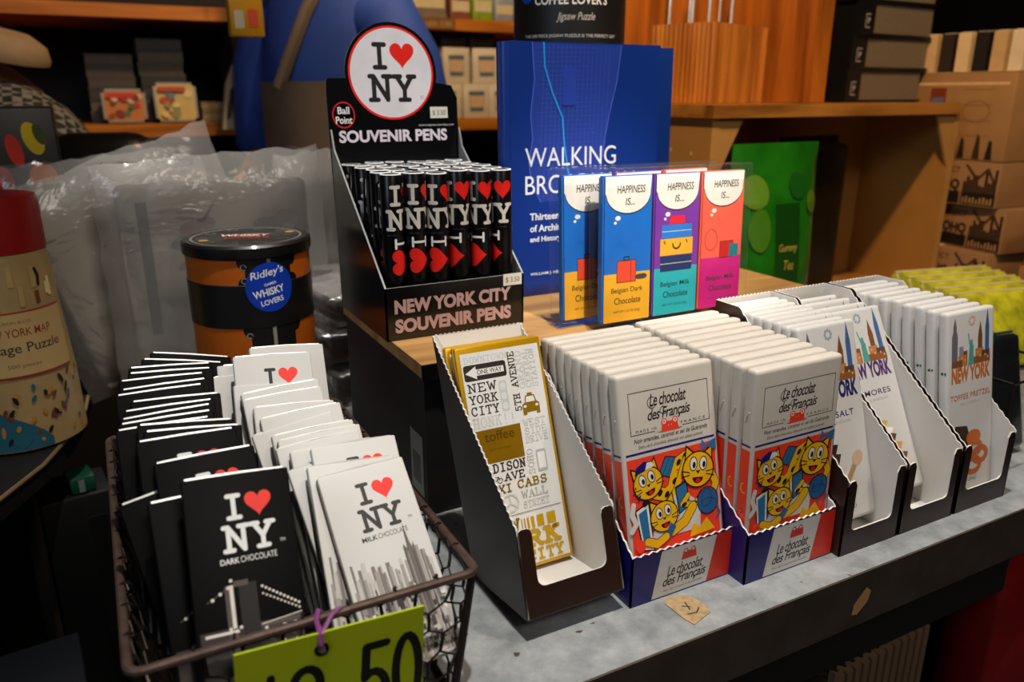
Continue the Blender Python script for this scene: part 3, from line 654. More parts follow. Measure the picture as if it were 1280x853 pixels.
GOLD = M('#dba712', .28, .5, var=.1, scale=25, bump=.15, name='gold_foil')
TW, THH, TT = .0606, .1460, .0040
def toffee_label():
    A = Art(); K = M('#2a211c', .5); G = M('#b3b6b4', .5); L = M('#c9cbc9', .5); D = M('#a8810f', .35, .5); Yl = M('#d7a80c', .35, .3)
    h = TW / 2; x0 = -h + .0045
    A.rect(-h + .003, .003, h - .003, THH - .005, M('#e4e3df', .5, var=.02, name='white_label'))
    zt = THH - .006
    A.slabs('DOWNTOWN', x0, zt - .0055, .030, .0042, .0006, L)
    A.rrect(x0 - .001, zt - .0185, x0 + .0285, zt - .0068, .0018, K); A.poly([(x0, zt - .0127), (x0 + .0075, zt - .0080), (x0 + .0075, zt - .0105), (x0 + .0268, zt - .0105), (x0 + .0268, zt - .0150), (x0 + .0075, zt - .0150), (x0 + .0075, zt - .0175)], WHT)
    A.text('ONE WAY', x0 + .008, zt - .0144, .0175, .0034, K, .01)
    A.slabs('NEW', x0, zt - .0265, .0195, .0058, .0009, K); A.slabs('YORK', x0, zt - .0348, .0195, .0056, .0009, K); A.slabs('CITY', x0, zt - .0432, .0195, .0058, .0009, K)
    A.rrect(x0 + .0215, zt - .0440, x0 + .0270, zt - .0215, .0015, L)
    for k in range(3): A.ell(x0 + .0243, zt - .0255 - .0072 * k, .0021, .0026, M('#dedfdd', .5))
    A.slabs('HONK!!', x0, zt - .0525, .030, .0068, .0009, L)
    A.slabs('5TH AVENUE', x0 + .0350, zt - .046, .0445, .0042, .0008, M('#4c3d2c', .5), 90)
    for i, tx in enumerate(('GRAND', 'CENTRAL', 'STATION')): A.slabs(tx, x0 + .0400 + i * .0048 - .0002, zt - .030, .0285, .0036, .0006, L, 90)
    # cab
    cx, cz = x0 + .0420, zt - .0480
    A.poly([(cx - .0062, cz), (cx + .0062, cz), (cx + .0062, cz + .006), (cx + .0042, cz + .0075), (cx - .0042, cz + .0075), (cx - .0062, cz + .006)], D); A.poly([(cx - .0044, cz + .0070), (cx + .0044, cz + .0070), (cx + .0032, cz + .0125), (cx - .0032, cz + .0125)], D); A.poly([(cx - .0034, cz + .0074), (cx + .0034, cz + .0074), (cx + .0026, cz + .0115), (cx - .0026, cz + .0115)], WHT)
    A.rect(cx - .0018, cz + .0125, cx + .0018, cz + .0142, D)
    for sx in (-1, 1): A.rect(cx + sx * .0048 - .0013, cz - .0018, cx + sx * .0048 + .0013, cz, D); A.ell(cx + sx * .0043, cz + .0045, .0012, .0010, WHT, 10)
    for i, tx in enumerate(('WEST', 'SIDE', 'DRIVE')): A.slabs(tx, x0 + .0345, zt - .0575 - .0062 * i, .0160, .0046, .0007, L)
    # foil window
    A.rect(-h + .003, zt - .0790, x0 + .0320, zt - .0545, M('#a0760c', .3, .4, var=.1, name='gold_window'))
    A.text('toffee', x0 + .006, zt - .0635, .021, .0072, M('#6e5208', .35, .5), .01); A.text('dark chocolate', x0 + .008, zt - .0705, .015, .0022, M('#6e5208', .35, .5))
    A.slabs('MADISON', x0 - .001, zt - .0862, .0325, .0058, .0009, K); A.slabs('AVE', x0 + .0155, zt - .0935, .0145, .0050, .0008, K)
    A.ring(x0 + .0065, zt - .0925, .0020, .0020, .0004, K, 14); A.ring(x0 + .0120, zt - .0925, .0020, .0020, .0004, K, 14); A.strokes([[(x0 + .0065, zt - .0925), (x0 + .008, zt - .0897), (x0 + .0112, zt - .0897), (x0 + .012, zt - .0925)], [(x0 + .008, zt - .0897), (x0 + .0095, zt - .0925), (x0 + .0112, zt - .0897)]], .0004, K)
    A.rect(-h + .0035, zt - .0955, x0 + .0012, zt - .0895, D)
    A.slabs('SOHO', x0 + .0375, zt - .0930, .0185, .0040, .0006, L, 90); A.rrect(x0 + .0400, zt - .0925, x0 + .0470, zt - .0765, .0010, G); A.rect(x0 + .0408, zt - .0905, x0 + .0462, zt - .0785, WHT)
    A.slabs('TAXI', x0 + .000, zt - .1018, .0195, .0055, .0009, M('#6a5416', .4)); A.slabs('CABS', x0 + .0235, zt - .1010, .0215, .0055, .0009, D)
    A.ring(x0 + .0165, zt - .1105, .0062, .0068, .0011, L, 22); A.strokes([[(x0 + .0165, zt - .1105), (x0 + .0165, zt - .104)], [(x0 + .0165, zt - .1105), (x0 + .0115, zt - .1145)], [(x0 + .0165, zt - .1105), (x0 + .0215, zt - .1145)]], .0010, L)
    A.slabs('WALL', x0 + .0255, zt - .1090, .0190, .0052, .0007, G); A.slabs('STREET', x0 + .0255, zt - .1160, .0190, .0046, .0006, L)
    A.poly([(x0 + .001, zt - .1085), (x0 + .007, zt - .1048), (x0 + .0095, zt - .1040), (x0 + .0080, zt - .1065), (x0 + .0045, zt - .1095), (x0 + .0025, zt - .1112)], D); A.strokes([[(x0 + .004, zt - .109), (x0 + .004, zt - .1125)]], .0005, D)
    A.slabs('NYC', x0 - .001, zt - .1180, .0110, .0045, .0006, G)
    A.rect(x0 + .004, zt - .1195, h - .004, zt - .1191, K)
    k_ = .873
    A.layers[1:] = [([(p[0], zt - (zt - p[1]) * k_) + tuple(p[2:]) for p in vs], fs, m) for vs, fs, m in A.layers[1:]]
    A.slabs('NEW', x0 - .001, zt - .1145, .021, .0072, .0016, D)
    for i, ww in enumerate((.0006, .0009, .0014, .0022, .0048, .0062)): a = x0 + .0220 + (0, .0019, .0041, .0070, .0112, .0185)[i]; A.rect(a, zt - .1150, a + ww, zt - .1078, Yl)
    A.slabs('YORK', x0 - .001, zt - .1260, .0490, .0088, .0026, Yl); A.slabs('CITY', x0 + .0230, zt - .1355, .0260, .0062, .0015, Yl)
    return A
def make_toffee():
    r_ = thing('chocolate_bar', 'x', 'chocolate bar')
    bar_body(MB(), TW, THH, TT, GOLD, .0016).build('foil_wrapper', r_, smooth=30)
    m = MB().box((-TW / 2 + .0025, -TT / 2 - .0003, .0025), (TW / 2 - .0025, -TT / 2 + .0004, THH - .0045), M('#e4e3df', .5, var=.02))
    m.art(toffee_label(), lambda u, v, e: (u, -TT / 2 - .0003 - e, v)).build('printed_label', r_, smooth=0)
    return r_
tb = make_toffee(); lean = math.atan2(B1[0] - B0[0], B1[1] - B0[1])
for i in range(4):
    o = tb if i == 0 else dup(tb)
    k = 3 - i; ln = lean - R_(.8 * k)
    # stand on the sloping base, each in front of the one behind
    y0 = .388 + B0[0] - .0034 - .0047 * k - .001; z0 = .0012 + .0030 + .0010 * k
    o.location = ((TX0 + TX1) / 2 + (0, .0012, -.001, .0008)[i], y0, z0); o.rotation_euler = (-ln, 0, 0)
    tag(o, '%s gold foil toffee bar with a white city words label in the tilted carton' % ordw(i, 4), 'chocolate bar', 'gold toffee bars')

# ================================================================== WIRE BASKET AND ITS BARS
RUST = M('#55433a', .42, .45, var=.25, scale=120, bump=.2, name='rusty_iron_rod'); WIRE = M('#2a211c', .45, .6, var=.2, name='dark_wire')
RX0, RX1, RY0, RY1, RZ = -.0165, .145, .3135, .578, .065
BX0, BX1, BY0, BY1 = .006, .126, .2990, .560
t = thing('wire_basket', 'rusty chicken wire basket at the counter edge packed with black and white chocolate bars', 'basket', ((RX0 + RX1) / 2, .44, 0))
off = rel(t)
def corner_loop(x0, x1, y0, y1, z, r):
    P = []
    for cx, cy, a in ((x1 - r, y1 - r, 0), (x0 + r, y1 - r, 90), (x0 + r, y0 + r, 180), (x1 - r, y0 + r, 270)): P += [(x, y, z) for x, y in arc(cx, cy, r, r, a, a + 90, 4)]
    return P
MB().tube(corner_loop(RX0, RX1, RY0, RY1, RZ, .006), .0023, RUST, 10, True).build('rim', t, loc=off)
MB().tube(corner_loop(BX0, BX1, BY0, BY1, .0022, .006), .0018, WIRE, 8, True).build('base_rim', t, loc=off)
cor_t = [(RX0 + .002, RY0 + .002), (RX1 - .002, RY0 + .002), (RX1 - .002, RY1 - .002), (RX0 + .002, RY1 - .002)]
cor_b = [(BX0 + .002, BY0 + .002), (BX1 - .002, BY0 + .002), (BX1 - .002, BY1 - .002), (BX0 + .002, BY1 - .002)]
for a, b in zip(cor_t, cor_b): MB().tube([(a[0], a[1], RZ), ((a[0] + b[0]) / 2, (a[1] + b[1]) / 2, RZ / 2), (b[0], b[1], .0022)], .0023, WIRE, 8).build('corner_post', t, loc=off)
def hexnet(P, wd, ht, cell=.0170, seed=1):
    """Hexagonal chicken wire on the bilinear patch P(s, t)."""
    rnd = random.Random(seed); m = MB(); pts = {}
    ch = cell * .5
    def pt(i, j):
        if (i, j) not in pts:
            a, b = i * cell / 2 / wd, j * ch / ht
            pts[(i, j)] = (a + rnd.uniform(-.12, .12) * cell / wd, b + rnd.uniform(-.10, .10) * ch / ht)
        return pts[(i, j)]
    def inside(p): return -.01 <= p[0] <= 1.01 and -.03 <= p[1] <= 1.03
    def cl(p): return (min(1, max(0, p[0])), min(1, max(0, p[1])))
    n = int(wd / cell) + 2; rows = int(ht / ch / 1.5) + 2
    for rI in range(rows + 1):
        sh = rI % 2
        for c in range(-1, n + 1):
            # up-pointing V and a vertical twist
            a = (2 * c + sh, rI * 1.5); l = (2 * c + sh - 1, rI * 1.5 + .5); q = (2 * c + sh + 1, rI * 1.5 + .5)
            for e, rr in (((a, l), .00055), ((a, q), .00055), ((l, (l[0], l[1] + 1)), .00095)):
                p0, p1 = pt(*e[0]), pt(*e[1])
                if inside(p0) or inside(p1):
                    p0, p1 = cl(p0), cl(p1)
                    if abs(p0[0] - p1[0]) + abs(p0[1] - p1[1]) > 1e-4:
                        mid = ((p0[0] + p1[0]) / 2 + rnd.uniform(-.03, .03) * cell / wd, (p0[1] + p1[1]) / 2)
                        m.tube([P(*p0), P(*mid), P(*p1)], rr, WIRE, 5)
    return m
def patch(a, b, c, d):
    a, b, c, d = map(Vector, (a, b, c, d))
    return lambda s, q: (a * (1 - s) + b * s) * (1 - q) + (d * (1 - s) + c * s) * q
bt = [(x, y, .003) for x, y in cor_b]; tp = [(x, y, RZ) for x, y in cor_t]
for k, (i, j) in enumerate(((0, 1), (1, 2), (2, 3), (3, 0))):
    wd = (Vector(tp[i]) - Vector(tp[j])).length
    m = hexnet(patch(bt[i], bt[j], tp[j], tp[i]), wd, .068, seed=k + 3)
    # the net is laced round the rim every couple of centimetres
    n = int(wd / .022)
    for q in range(1, n):
        p = Vector(tp[i]).lerp(Vector(tp[j]), (q + random.uniform(-.2, .2)) / n); d = (Vector(tp[j]) - Vector(tp[i])).normalized(); e1 = Vector((0, 0, 1)); e2 = d.cross(e1)
        m.tube([p + (e1 * math.cos(a) + e2 * math.sin(a)) * .0030 + d * (.0006 * a / 6) for a in [0.7 * x for x in range(10)]], .0006, WIRE, 5)
    m.build('wire_mesh', t, loc=off)
hexnet(patch(bt[0], bt[1], bt[2], bt[3]), .12, .25, cell=.022, seed=9).build('wire_mesh', t, loc=off)

IW, IH, IT = .0490, .1080, .0056
def iny_body(dark):
    pap = M('#050404', .42, var=.05, name='black_glossy_wrap', spec=.1) if dark else M('#c8c6c2', .42, var=.02, name='white_glossy_wrap')
    m = bar_body(MB(), IW, IH, IT, pap, .0011)
    # crimped wrapper end along the top edge
    cr = M('#d9d7d2', .35, .1, name='silver_crimp') if dark else M('#bdb9b4', .3, .4, name='pale_crimp')
    m.tube([(-IW / 2 + .002, .0004, IH + .0002), (0, -.0004, IH + .0005), (IW / 2 - .002, .0003, IH + .0002)], .0010, cr, 8)
    if not dark: m.tube([(-IW / 2 + .001, .0018, IH - .0003), (IW / 2 - .001, .0018, IH - .0003)], .0004, M('#3a2c26', .5), 5)
    A = Art(); h = IW / 2
    ink = WHT if dark else M('#16130f', .5); red = M('#f01c04', .4); n0 = len(A.layers)
    A.iny(.003, .0855, .0256, ink, red); A.text('TM', .0165, .0732, .0025, .0014, ink)
    A.text('DARK' if dark else 'MILK', -.0110, .0668, .0085, .0026, ink, .02); A.text('CHOCOLATE', -.0020, .0668, .0165, .0028, ink if dark else M('#4a4642', .5))
    if dark:
        G1, G2, L = M('#2a2320', .5), M('#4f4640', .5), M('#dcd4c8', .4); K = M('#0a0908', .5)
        A.rect(-h + .002, .003, h - .002, .024, G1); A.rect(-h + .002, .0025, h - .002, .008, G2)
        A.strokes([[(-h + .006, .0365), (-.009, .0415)], [(.006, .0395), (h - .002, .0285)], [(.006, .0365), (h - .002, .0265)]], .0004, G2, caps=False)
        A.rect(-.0105, .0045, -.0065, .0425, G2); A.rect(-.0085, .0235, -.0068, .0425, L); A.rect(-.0045, .0045, .0035, .0425, K); A.rect(-.0065, .0415, .0000, .0440, G2)
        A.rect(-h + .004, .0215, -.006, .0228, L); A.rect(.0035, .0215, h - .002, .0236, G2); A.strokes([[(.004, .0228), (h - .002, .0248)]], .0004, L, caps=False)
        for k in range(11): f = k / 10; A.ell(.006 + f * (h - .009), .0395 - .0105 * f, .00065, .00065, L, 8); A.ell(.006 + f * (h - .009), .0362 - .0095 * f, .0005, .0005, L, 8)
        for p in ((-.016, .0375), (-.0125, .0395), (-.009, .0415), (-.0075, .0445), (-.0095, .0235), (-.0050, .0235), (-.0085, .012), (-.0085, .006)): A.ell(p[0], p[1], .0008, .0008, L, 8)
        for k in range(60): x = random.uniform(.004, h - .003); z = random.uniform(.010, .0205); A.rect(x, z, x + random.uniform(.0004, .0016), z + random.uniform(.0004, .0012), (L, G2, K)[k % 3])
    else:
        rr = random.Random(5); shades = [M(c, .5) for c in ('#b5b0aa', '#938d87', '#716a66', '#4b4542', '#2d2826', '#dedad4')]
        for k in range(80):
            x = rr.uniform(-h + .002, h - .004); wd = rr.uniform(.0006, .0021); zt = .026 + rr.uniform(-.006, .006) * (1 - .2 * (k % 2)); A.rect(x, .0025, x + wd, min(zt, .033), shades[k % 3])
        for k in range(150):
            x = rr.uniform(-h + .002, h - .004); z = rr.uniform(.003, .021); A.rect(x, z, x + rr.uniform(.0005, .0028), z + rr.uniform(.0006, .0030), shades[rr.choice((0, 1, 2, 3, 4, 4, 5))])
        G = M('#5e5551', .5)
        A.poly([(.0085, .0120), (.0150, .0120), (.0146, .0330), (.0135, .0385), (.0127, .0405), (.0120, .0480), (.0113, .0405), (.0105, .0385), (.0090, .0330)], G)
        A.rect(.0100, .013, .0106, .0375, M('#8d837c', .5)); A.rect(.0130, .013, .0136, .0375, M('#3c3532', .5))
        A.text('1.7 OZ (50g)', .004, .0045, .017, .0030, WHT, .01)
    zo = .015
    for q in range(n0 + 7, len(A.layers)):
        vs, fs, mm = A.layers[q]
        if dark: A.layers[q] = ([(p[0], (p[1] + zo if p[1] > .0088 else p[1])) + tuple(p[2:]) for p in vs], fs, mm)
        else: A.layers[q] = ([(p[0], .0025 + (p[1] - .0025) * (1.9 if p[1] < .0335 else 1.52)) + tuple(p[2:]) for p in vs], fs, mm)
    m.art(A, lambda u, v, e: (u, -IT / 2 - e, v))
    return m.build('chocolate_bar', smooth=30)
def file_bar(o, pl, pr, d, lean):
    """Lay a bar so that its top edge runs through two sighted points at depth d, leaning back."""
    wv = RT.x * 0 + FW.x * IW / 2                      # depth half-difference of an edge along +X
    a = sight(pl[0], pl[1], d - wv); b = sight(pr[0], pr[1], d + wv)
    mid = (a + b) / 2; x = (b - a).normalized()
    u = Vector((0, math.sin(R_(lean)), math.cos(R_(lean)))); u = (u - x * u.dot(x)).normalized(); y = u.cross(x)
    org = mid - u * IH
    lowz = .0052
    if org.z < lowz: org.z = lowz
    o.matrix_world = Matrix(((x.x, y.x, u.x, org.x), (x.y, y.y, u.y, org.y), (x.z, y.z, u.z, org.z), (0, 0, 0, 1)))
DARKS = [((228, 603), (355, 585)), ((192, 630), (308, 606)), ((199, 645), (318, 620)), ((144, 633), (261, 590)), ((195, 581), (313, 558)), ((173, 554), (291, 536)), ((183, 541), (298, 532)), ((175, 533), (288, 525)),
         ((135, 540), (250, 522)), ((142, 532), (254, 514)), ((143, 526), (255, 506)), ((148, 516), (259, 500)), ((160, 504), (272, 492)), ((134, 496), (241, 481)), ((143, 489), (249, 474)), ((140, 478), (245, 467)),
         ((162, 468), (259, 461)), ((166, 461), (258, 455)), ((180, 450), (276, 454)), ((193, 442), (283, 447))]
MILKS = [((396, 600), (500, 573)), ((382, 586), (491, 571)), ((357, 592), (465, 557)), ((385, 563), (494, 545)), ((361, 567), (466, 548)), ((344, 563), (446, 538)), ((345, 553), (449, 531)), ((337, 547), (441, 525)),
         ((313, 547), (414, 515)), ((320, 526), (428, 503)), ((314, 511), (418, 501)), ((302, 502), (401, 484)), ((302, 494), (395, 475)), ((289, 484), (391, 477)), ((289, 448), (388, 441)), ((258, 474), (352, 462)), ((270, 459), (366, 452)), ((316, 436), (397, 431))]
sd, sm = iny_body(True), iny_body(False)
for src, L, d0, d1, l0, l1, col in ((sd, DARKS, .377, .512, 33, 24, 'black'), (sm, MILKS, .435, .530, 45, 28, 'white')):
    n = len(L)
    for i, (pl, pr) in enumerate(L):
        if col == 'black': k_ = max(0, 168 - pl[0]) * .35; pl = (pl[0] + k_, pl[1]); pr = (pr[0] + k_, pr[1])
        o = src if i == 0 else src.copy()
        if i: C.objects.link(o)
        f = i / (n - 1)
        file_bar(o, pl, pr, d0 + (d1 - d0) * f, l0 + (l1 - l0) * f)
        tag(o, '%s of the %s heart logo chocolate bars filed in the wire basket' % (ordw(i, n), col), 'chocolate bar', '%s chocolate bars in the basket' % col)

# lime price card hanging from the rim
LIME = M('#a9b80c', .55, var=.03, name='lime_card')
t = thing('price_card', 'lime green price card tied to the front of the wire basket with purple ribbon', 'price sign', (.0645, .2978, .0275))
m = MB().box((-.0428, -.0006, -.0175), (.0428, .0006, .0415), LIME)
A = Art(); K = M('#12110c', .5)
DW = .0042
def sc_(L, x0, y0, w_, h): return [[(x0 + x * w_, y0 + y * h) for x, y in l] for l in L]
A.strokes(sc_([arc(.5, .72, .38, .20, 30, 270, 12) + arc(.5, .30, .40, .21, 90, -150, 12), [(.5, 1.06), (.5, -.04)]], -.0345, -.0130, .0125, .036), .0036, K)
A.strokes(sc_([arc(.45, .76, .40, .23, 150, -90, 12), arc(.42, .27, .46, .27, 90, -145, 14)], -.0195, -.0110, .0150, .036), DW, K)
A.strokes(sc_([[(.85, 1), (.2, 1), (.14, .56)] + arc(.42, .32, .44, .31, 118, -140, 14)], .0120, -.0105, .0145, .038), DW, K)
A.strokes(sc_([arc(.5, .5, .43, .5, 0, 360, 26)], .0280, -.0105, .0135, .0385), DW, K); A.ell(.0035, -.0095, .0024, .0024, K)
m.art(A, lambda u, v, e: (u, -.0006 - e, v)); o = m.build('card', t, smooth=0); o.rotation_euler = (0, R_(3), 0)
g = MB(); g.tube([(-.004 + .0026 * math.cos(a), -.0009, .0335 + .0026 * math.sin(a)) for a in [2 * PI * k / 14 for k in range(14)]], .0009, M('#30343c', .25, .9), 6, True); g.build('eyelet', t)
RIB = M('#7d3b74', .45, name='purple_ribbon')
g = MB(); g.tube([(-.004, -.0012, .0340), (-.0045, -.0022, .0375), (-.0042, -.0010, .0410), (-.0035, .0080, .0425), (-.001, .0150, .0422), (.001, .0190, .0385), (-.001, .0140, .0340), (-.004, .0014, .0330)], .0012, RIB, 6)
g.tube([(-.0042, -.0010, .0400), (.003, .006, .0445), (.0085, .010, .0440), (.010, .0115, .0425)], [.0011, .0012, .0010, .0005], RIB, 6).build('ribbon', t)

# ================================================================== RISER
RZT = .118
t = thing('riser_crate', 'low wooden riser behind the cartons carrying the pen stand and the blue book', 'riser', (.40, .64, 0))
OAK = wood('warm_oak', '#8a6234', '#c79a5c', (3, 30, 3)); DK = wood('shaded_riser_side', '#0a0706', '#170e08', (8, 8, 40), .7)  # riser sides coloured near black to stand in for shade
off = rel(t)
MB().box((.182, .4790, RZT - .010), (.60, .672, RZT), OAK).build('top_board', t, loc=off)
MB().box((.181, .4770, RZT - .011), (.61, .4788, RZT + .0006), M('#14100d', .4, .4, name='black_edge_trim')).build('edge_trim', t, loc=off)
MB().box((.1835, .481, 0), (.1955, .670, RZT - .010), DK).build('side_board', t, loc=off)
MB().box((.590, .481, 0), (.599, .670, RZT - .010), DK).build('side_board', t, loc=off)
MB().box((.1955, .4815, 0), (.590, .492, RZT - .010), DK).build('front_board', t, loc=off)
m = MB().slab([(.1830, .488, .012), (.1830, .512, .012), (.1830, .512, .060), (.1830, .488, .060)], (-1, 0, 0), .0004, M('#9c9a96', .5), WHT)
A = Art(); A.rect(.492, .020, .508, .044, M('#4a4a4c', .5)); m.art(A, lambda u, v, e: (.1830 - e, u, v)); m.build('side_sticker', t, smooth=0, loc=off)

# ================================================================== PEN STAND
PBX, PBY, PBW, PBD = .2365, .5410, .1165, .120
BLK = M('#0b0b0c', .22, var=.05, name='gloss_black_card', coat=.3); GRE = M('#8a8a88', .5, name='raw_card_edge')
t = thing('pen_display', 'black pen counter display with round heart logo header and slanted sides', 'pen display', (PBX, PBY, RZT + .0002))
W2 = PBW / 2; th = .0014; fh = .041; PT = M('#caa6a2', .4, .2, name='pink_foil_lettering')
m = MB().slab([(-W2, 0, 0), (W2, 0, 0), (W2, 0, fh), (-W2, 0, fh)], (0, -1, 0), th, BLK, GRE, GRE)
A = Art(); A.text('NEW YORK CITY', -W2 + .007, .0205, .098, .0110, PT, .05); A.text('SOUVENIR PENS', -W2 + .007, .0055, .098, .0110, PT, .05)
m.art(A, lambda u, v, e: (u, -e, v)).build('front_panel', t, smooth=0)
for sx in (-1, 1):
    MB().slab([(sx * W2, 0, 0), (sx * W2, PBD, 0), (sx * W2, PBD, .150), (sx * W2, PBD - .006, .134), (sx * W2, 0, fh)], (sx, 0, 0), th, BLK, GRE, GRE).build('side_panel', t, smooth=0)
MB().box((-W2 + .0015, .002, 0), (W2 - .0015, PBD - .002, .0014), GRE).build('base_panel', t, smooth=0)
# header card: leaning a little back, with the round badge rising above it
hx = Matrix.Translation((0, PBD - .004, .0)) @ Matrix.Rotation(R_(-3), 4, 'X')
hd = bpy.data.objects.new('header_card', None)
P = [(-W2, .0), (W2, .0), (W2, .1500), (W2 - .004, .1590), (.0430, .1600)]
cx, cz, cr = -.001, .1950, .0405
P2 = [(W2, 0), (W2, .1500), (W2 - .004, .1580)] + [(cx + cr * math.cos(R_(a)), cz + cr * math.sin(R_(a))) for a in range(-44, 228, 8)] + [(-W2 + .0005, .1540), (-W2, .1500), (-W2, 0)]
HB = MB()
def hp(u, v, e=0): return hx @ Vector((u, -e, v))
# lower block and badge disc as separate convex sheets
HB.slab([hp(*p) for p in ((-W2, .002), (W2, .002), (W2, .1750), (W2 - .005, .1855), (.036, .1880), (-.036, .1910), (-W2 + .001, .1905), (-W2, .180))], hx.to_3x3() @ Vector((0, -1, 0)), .0016, BLK, GRE, GRE)
HB.slab([hp(cx + cr * math.cos(2 * PI * k / 48), cz + cr * math.sin(2 * PI * k / 48), .0001) for k in range(48)], hx.to_3x3() @ Vector((0, -1, 0)), .0015, BLK, GRE, GRE)
A = Art(); A.ell(cx, cz, .0378, .0378, RED, 48); A.ell(cx, cz, .0360, .0360, M('#dcd9de', .4), 48)
A.iny(cx, cz + .001, .045, INK, RED); A.ring(cx + .0265, cz - .0195, .0013, .0013, .0003, INK, 10)
A.text('SOUVENIR PENS', -W2 + .008, .1390, .0975, .0100, M('#ded3df', .4), .035)
A.text('www.citymerchandise.com', .021, .1510, .033, .0024, M('#d5d0d2', .5))
A.ell(-.0450, .1615, .0098, .0108, M('#c3202e', .4)); A.ell(-.0450, .1615, .0086, .0096, BLK); A.text('Ball', -.0500, .1622, .0100, .0058, WHT, .02); A.text('Point', -.0520, .1545, .0140, .0058, WHT, .02)
HB.art(A, lambda u, v, e: hp(u, v, e + .0002)).build('header_card', t, smooth=0)
def sticker(parent, fn, w_, h, name='price_sticker'):
    m = MB(); A = Art(); A.rect(0, 0, w_, h, M('#d8d4c6', .5)); A.text('$ 3.50', w_ * .14, h * .2, w_ * .74, h * .5, INK)
    m.art(A, fn).build(name, parent, smooth=0)
sticker(t, lambda u, v, e: hp(u + .032, v + .1580, e + .0006), .0165, .0095)
sticker(t, lambda u, v, e: (W2 - .0185 + u, -e - .0003, .0325 + v), .0165, .0095)
# pens
PR = .0081; PL = .1205
BKP = M('#060607', .3, var=.03, name='gloss_black_pen', spec=.3); SIL = M('#d8d8da', .25, .8, name='silver_ring'); WRG = M('#e6e6e6', .4, name='white_cap_ring')
def make_pen():
    p = thing('ballpoint_pen', 'x', 'pen')
    m = MB().lathe([(.0030, 0), (.0052, .004), (PR, .010), (PR, .0755)], BKP, 20)
    A = Art(); A.slabs('I', -.006, .020, .010, .012, .0022, WHT, 0); 
    A2 = Art()
    A2.strokes([[(.0055, .070), (-.0055, .070)], [(.0055, .0668), (.0055, .0732)], [(-.0055, .0668), (-.0055, .0732)]], .0017, WHT); A2.heart(0, .0560, .0190, .0175, RED, 90)
    m.wrap(A2, on_cyl(PR, -PI / 2 - .3)).build('barrel', p)
    MB().lathe([(PR + .0001, .0757), (PR + .0003, .0760), (PR + .0003, .0766), (PR + .0001, .0769)], BKP, 20).build('ring', p)
    m = MB().lathe([(PR, .0771), (PR, PL - .0006), (PR - .0004, PL), (PR - .0019, PL), (PR - .0021, PL - .0015)], BKP, 24, mats=[BKP, WRG, WRG, M('#4a4a4c', .5)])
    A = Art(); A.iny(0, .0965, .0310, M('#cfc9c0', .4), RED)
    m.wrap(A, on_cyl(PR, -PI / 2)).build('cap', p)
    m = MB().tube([(0, PR + .0005, PL - .006), (0, PR + .0026, PL - .008), (0, PR + .0030, PL - .020), (0, PR + .0028, .074), (0, PR + .0016, .071)], [.0008, .0010, .0010, .0010, .0016], M('#232325', .25, .6), 6).build('clip', p)
    return p
p0 = make_pen(); n = 0
for r_ in range(6):
    for c in range(6):
        p = p0 if n == 0 else dup(p0)
        px = PBX - W2 + .0127 + c * (PBW - .0254) / 5; py = PBY + .0125 + r_ * .0188
        p.location = (px + random.uniform(-.0007, .0007), py + random.uniform(-.0007, .0007), RZT + .0020 + random.uniform(0, .0015))
        p.rotation_euler = (R_(random.uniform(-.8, .8)), R_(random.uniform(-.6, .6)), R_(-24 + (62, 48, 34, -6, -22, -40)[c] + random.uniform(-14, 14)))
        # cap print on show to the aisle
        tag(p, 'black heart logo pen, %s from the left in the %s row of the pen stand' % (('leftmost', 'second', 'third', 'fourth', 'fifth', 'sixth')[c], ordw(r_, 6)), 'pen', 'pens in the pen stand')
        n += 1

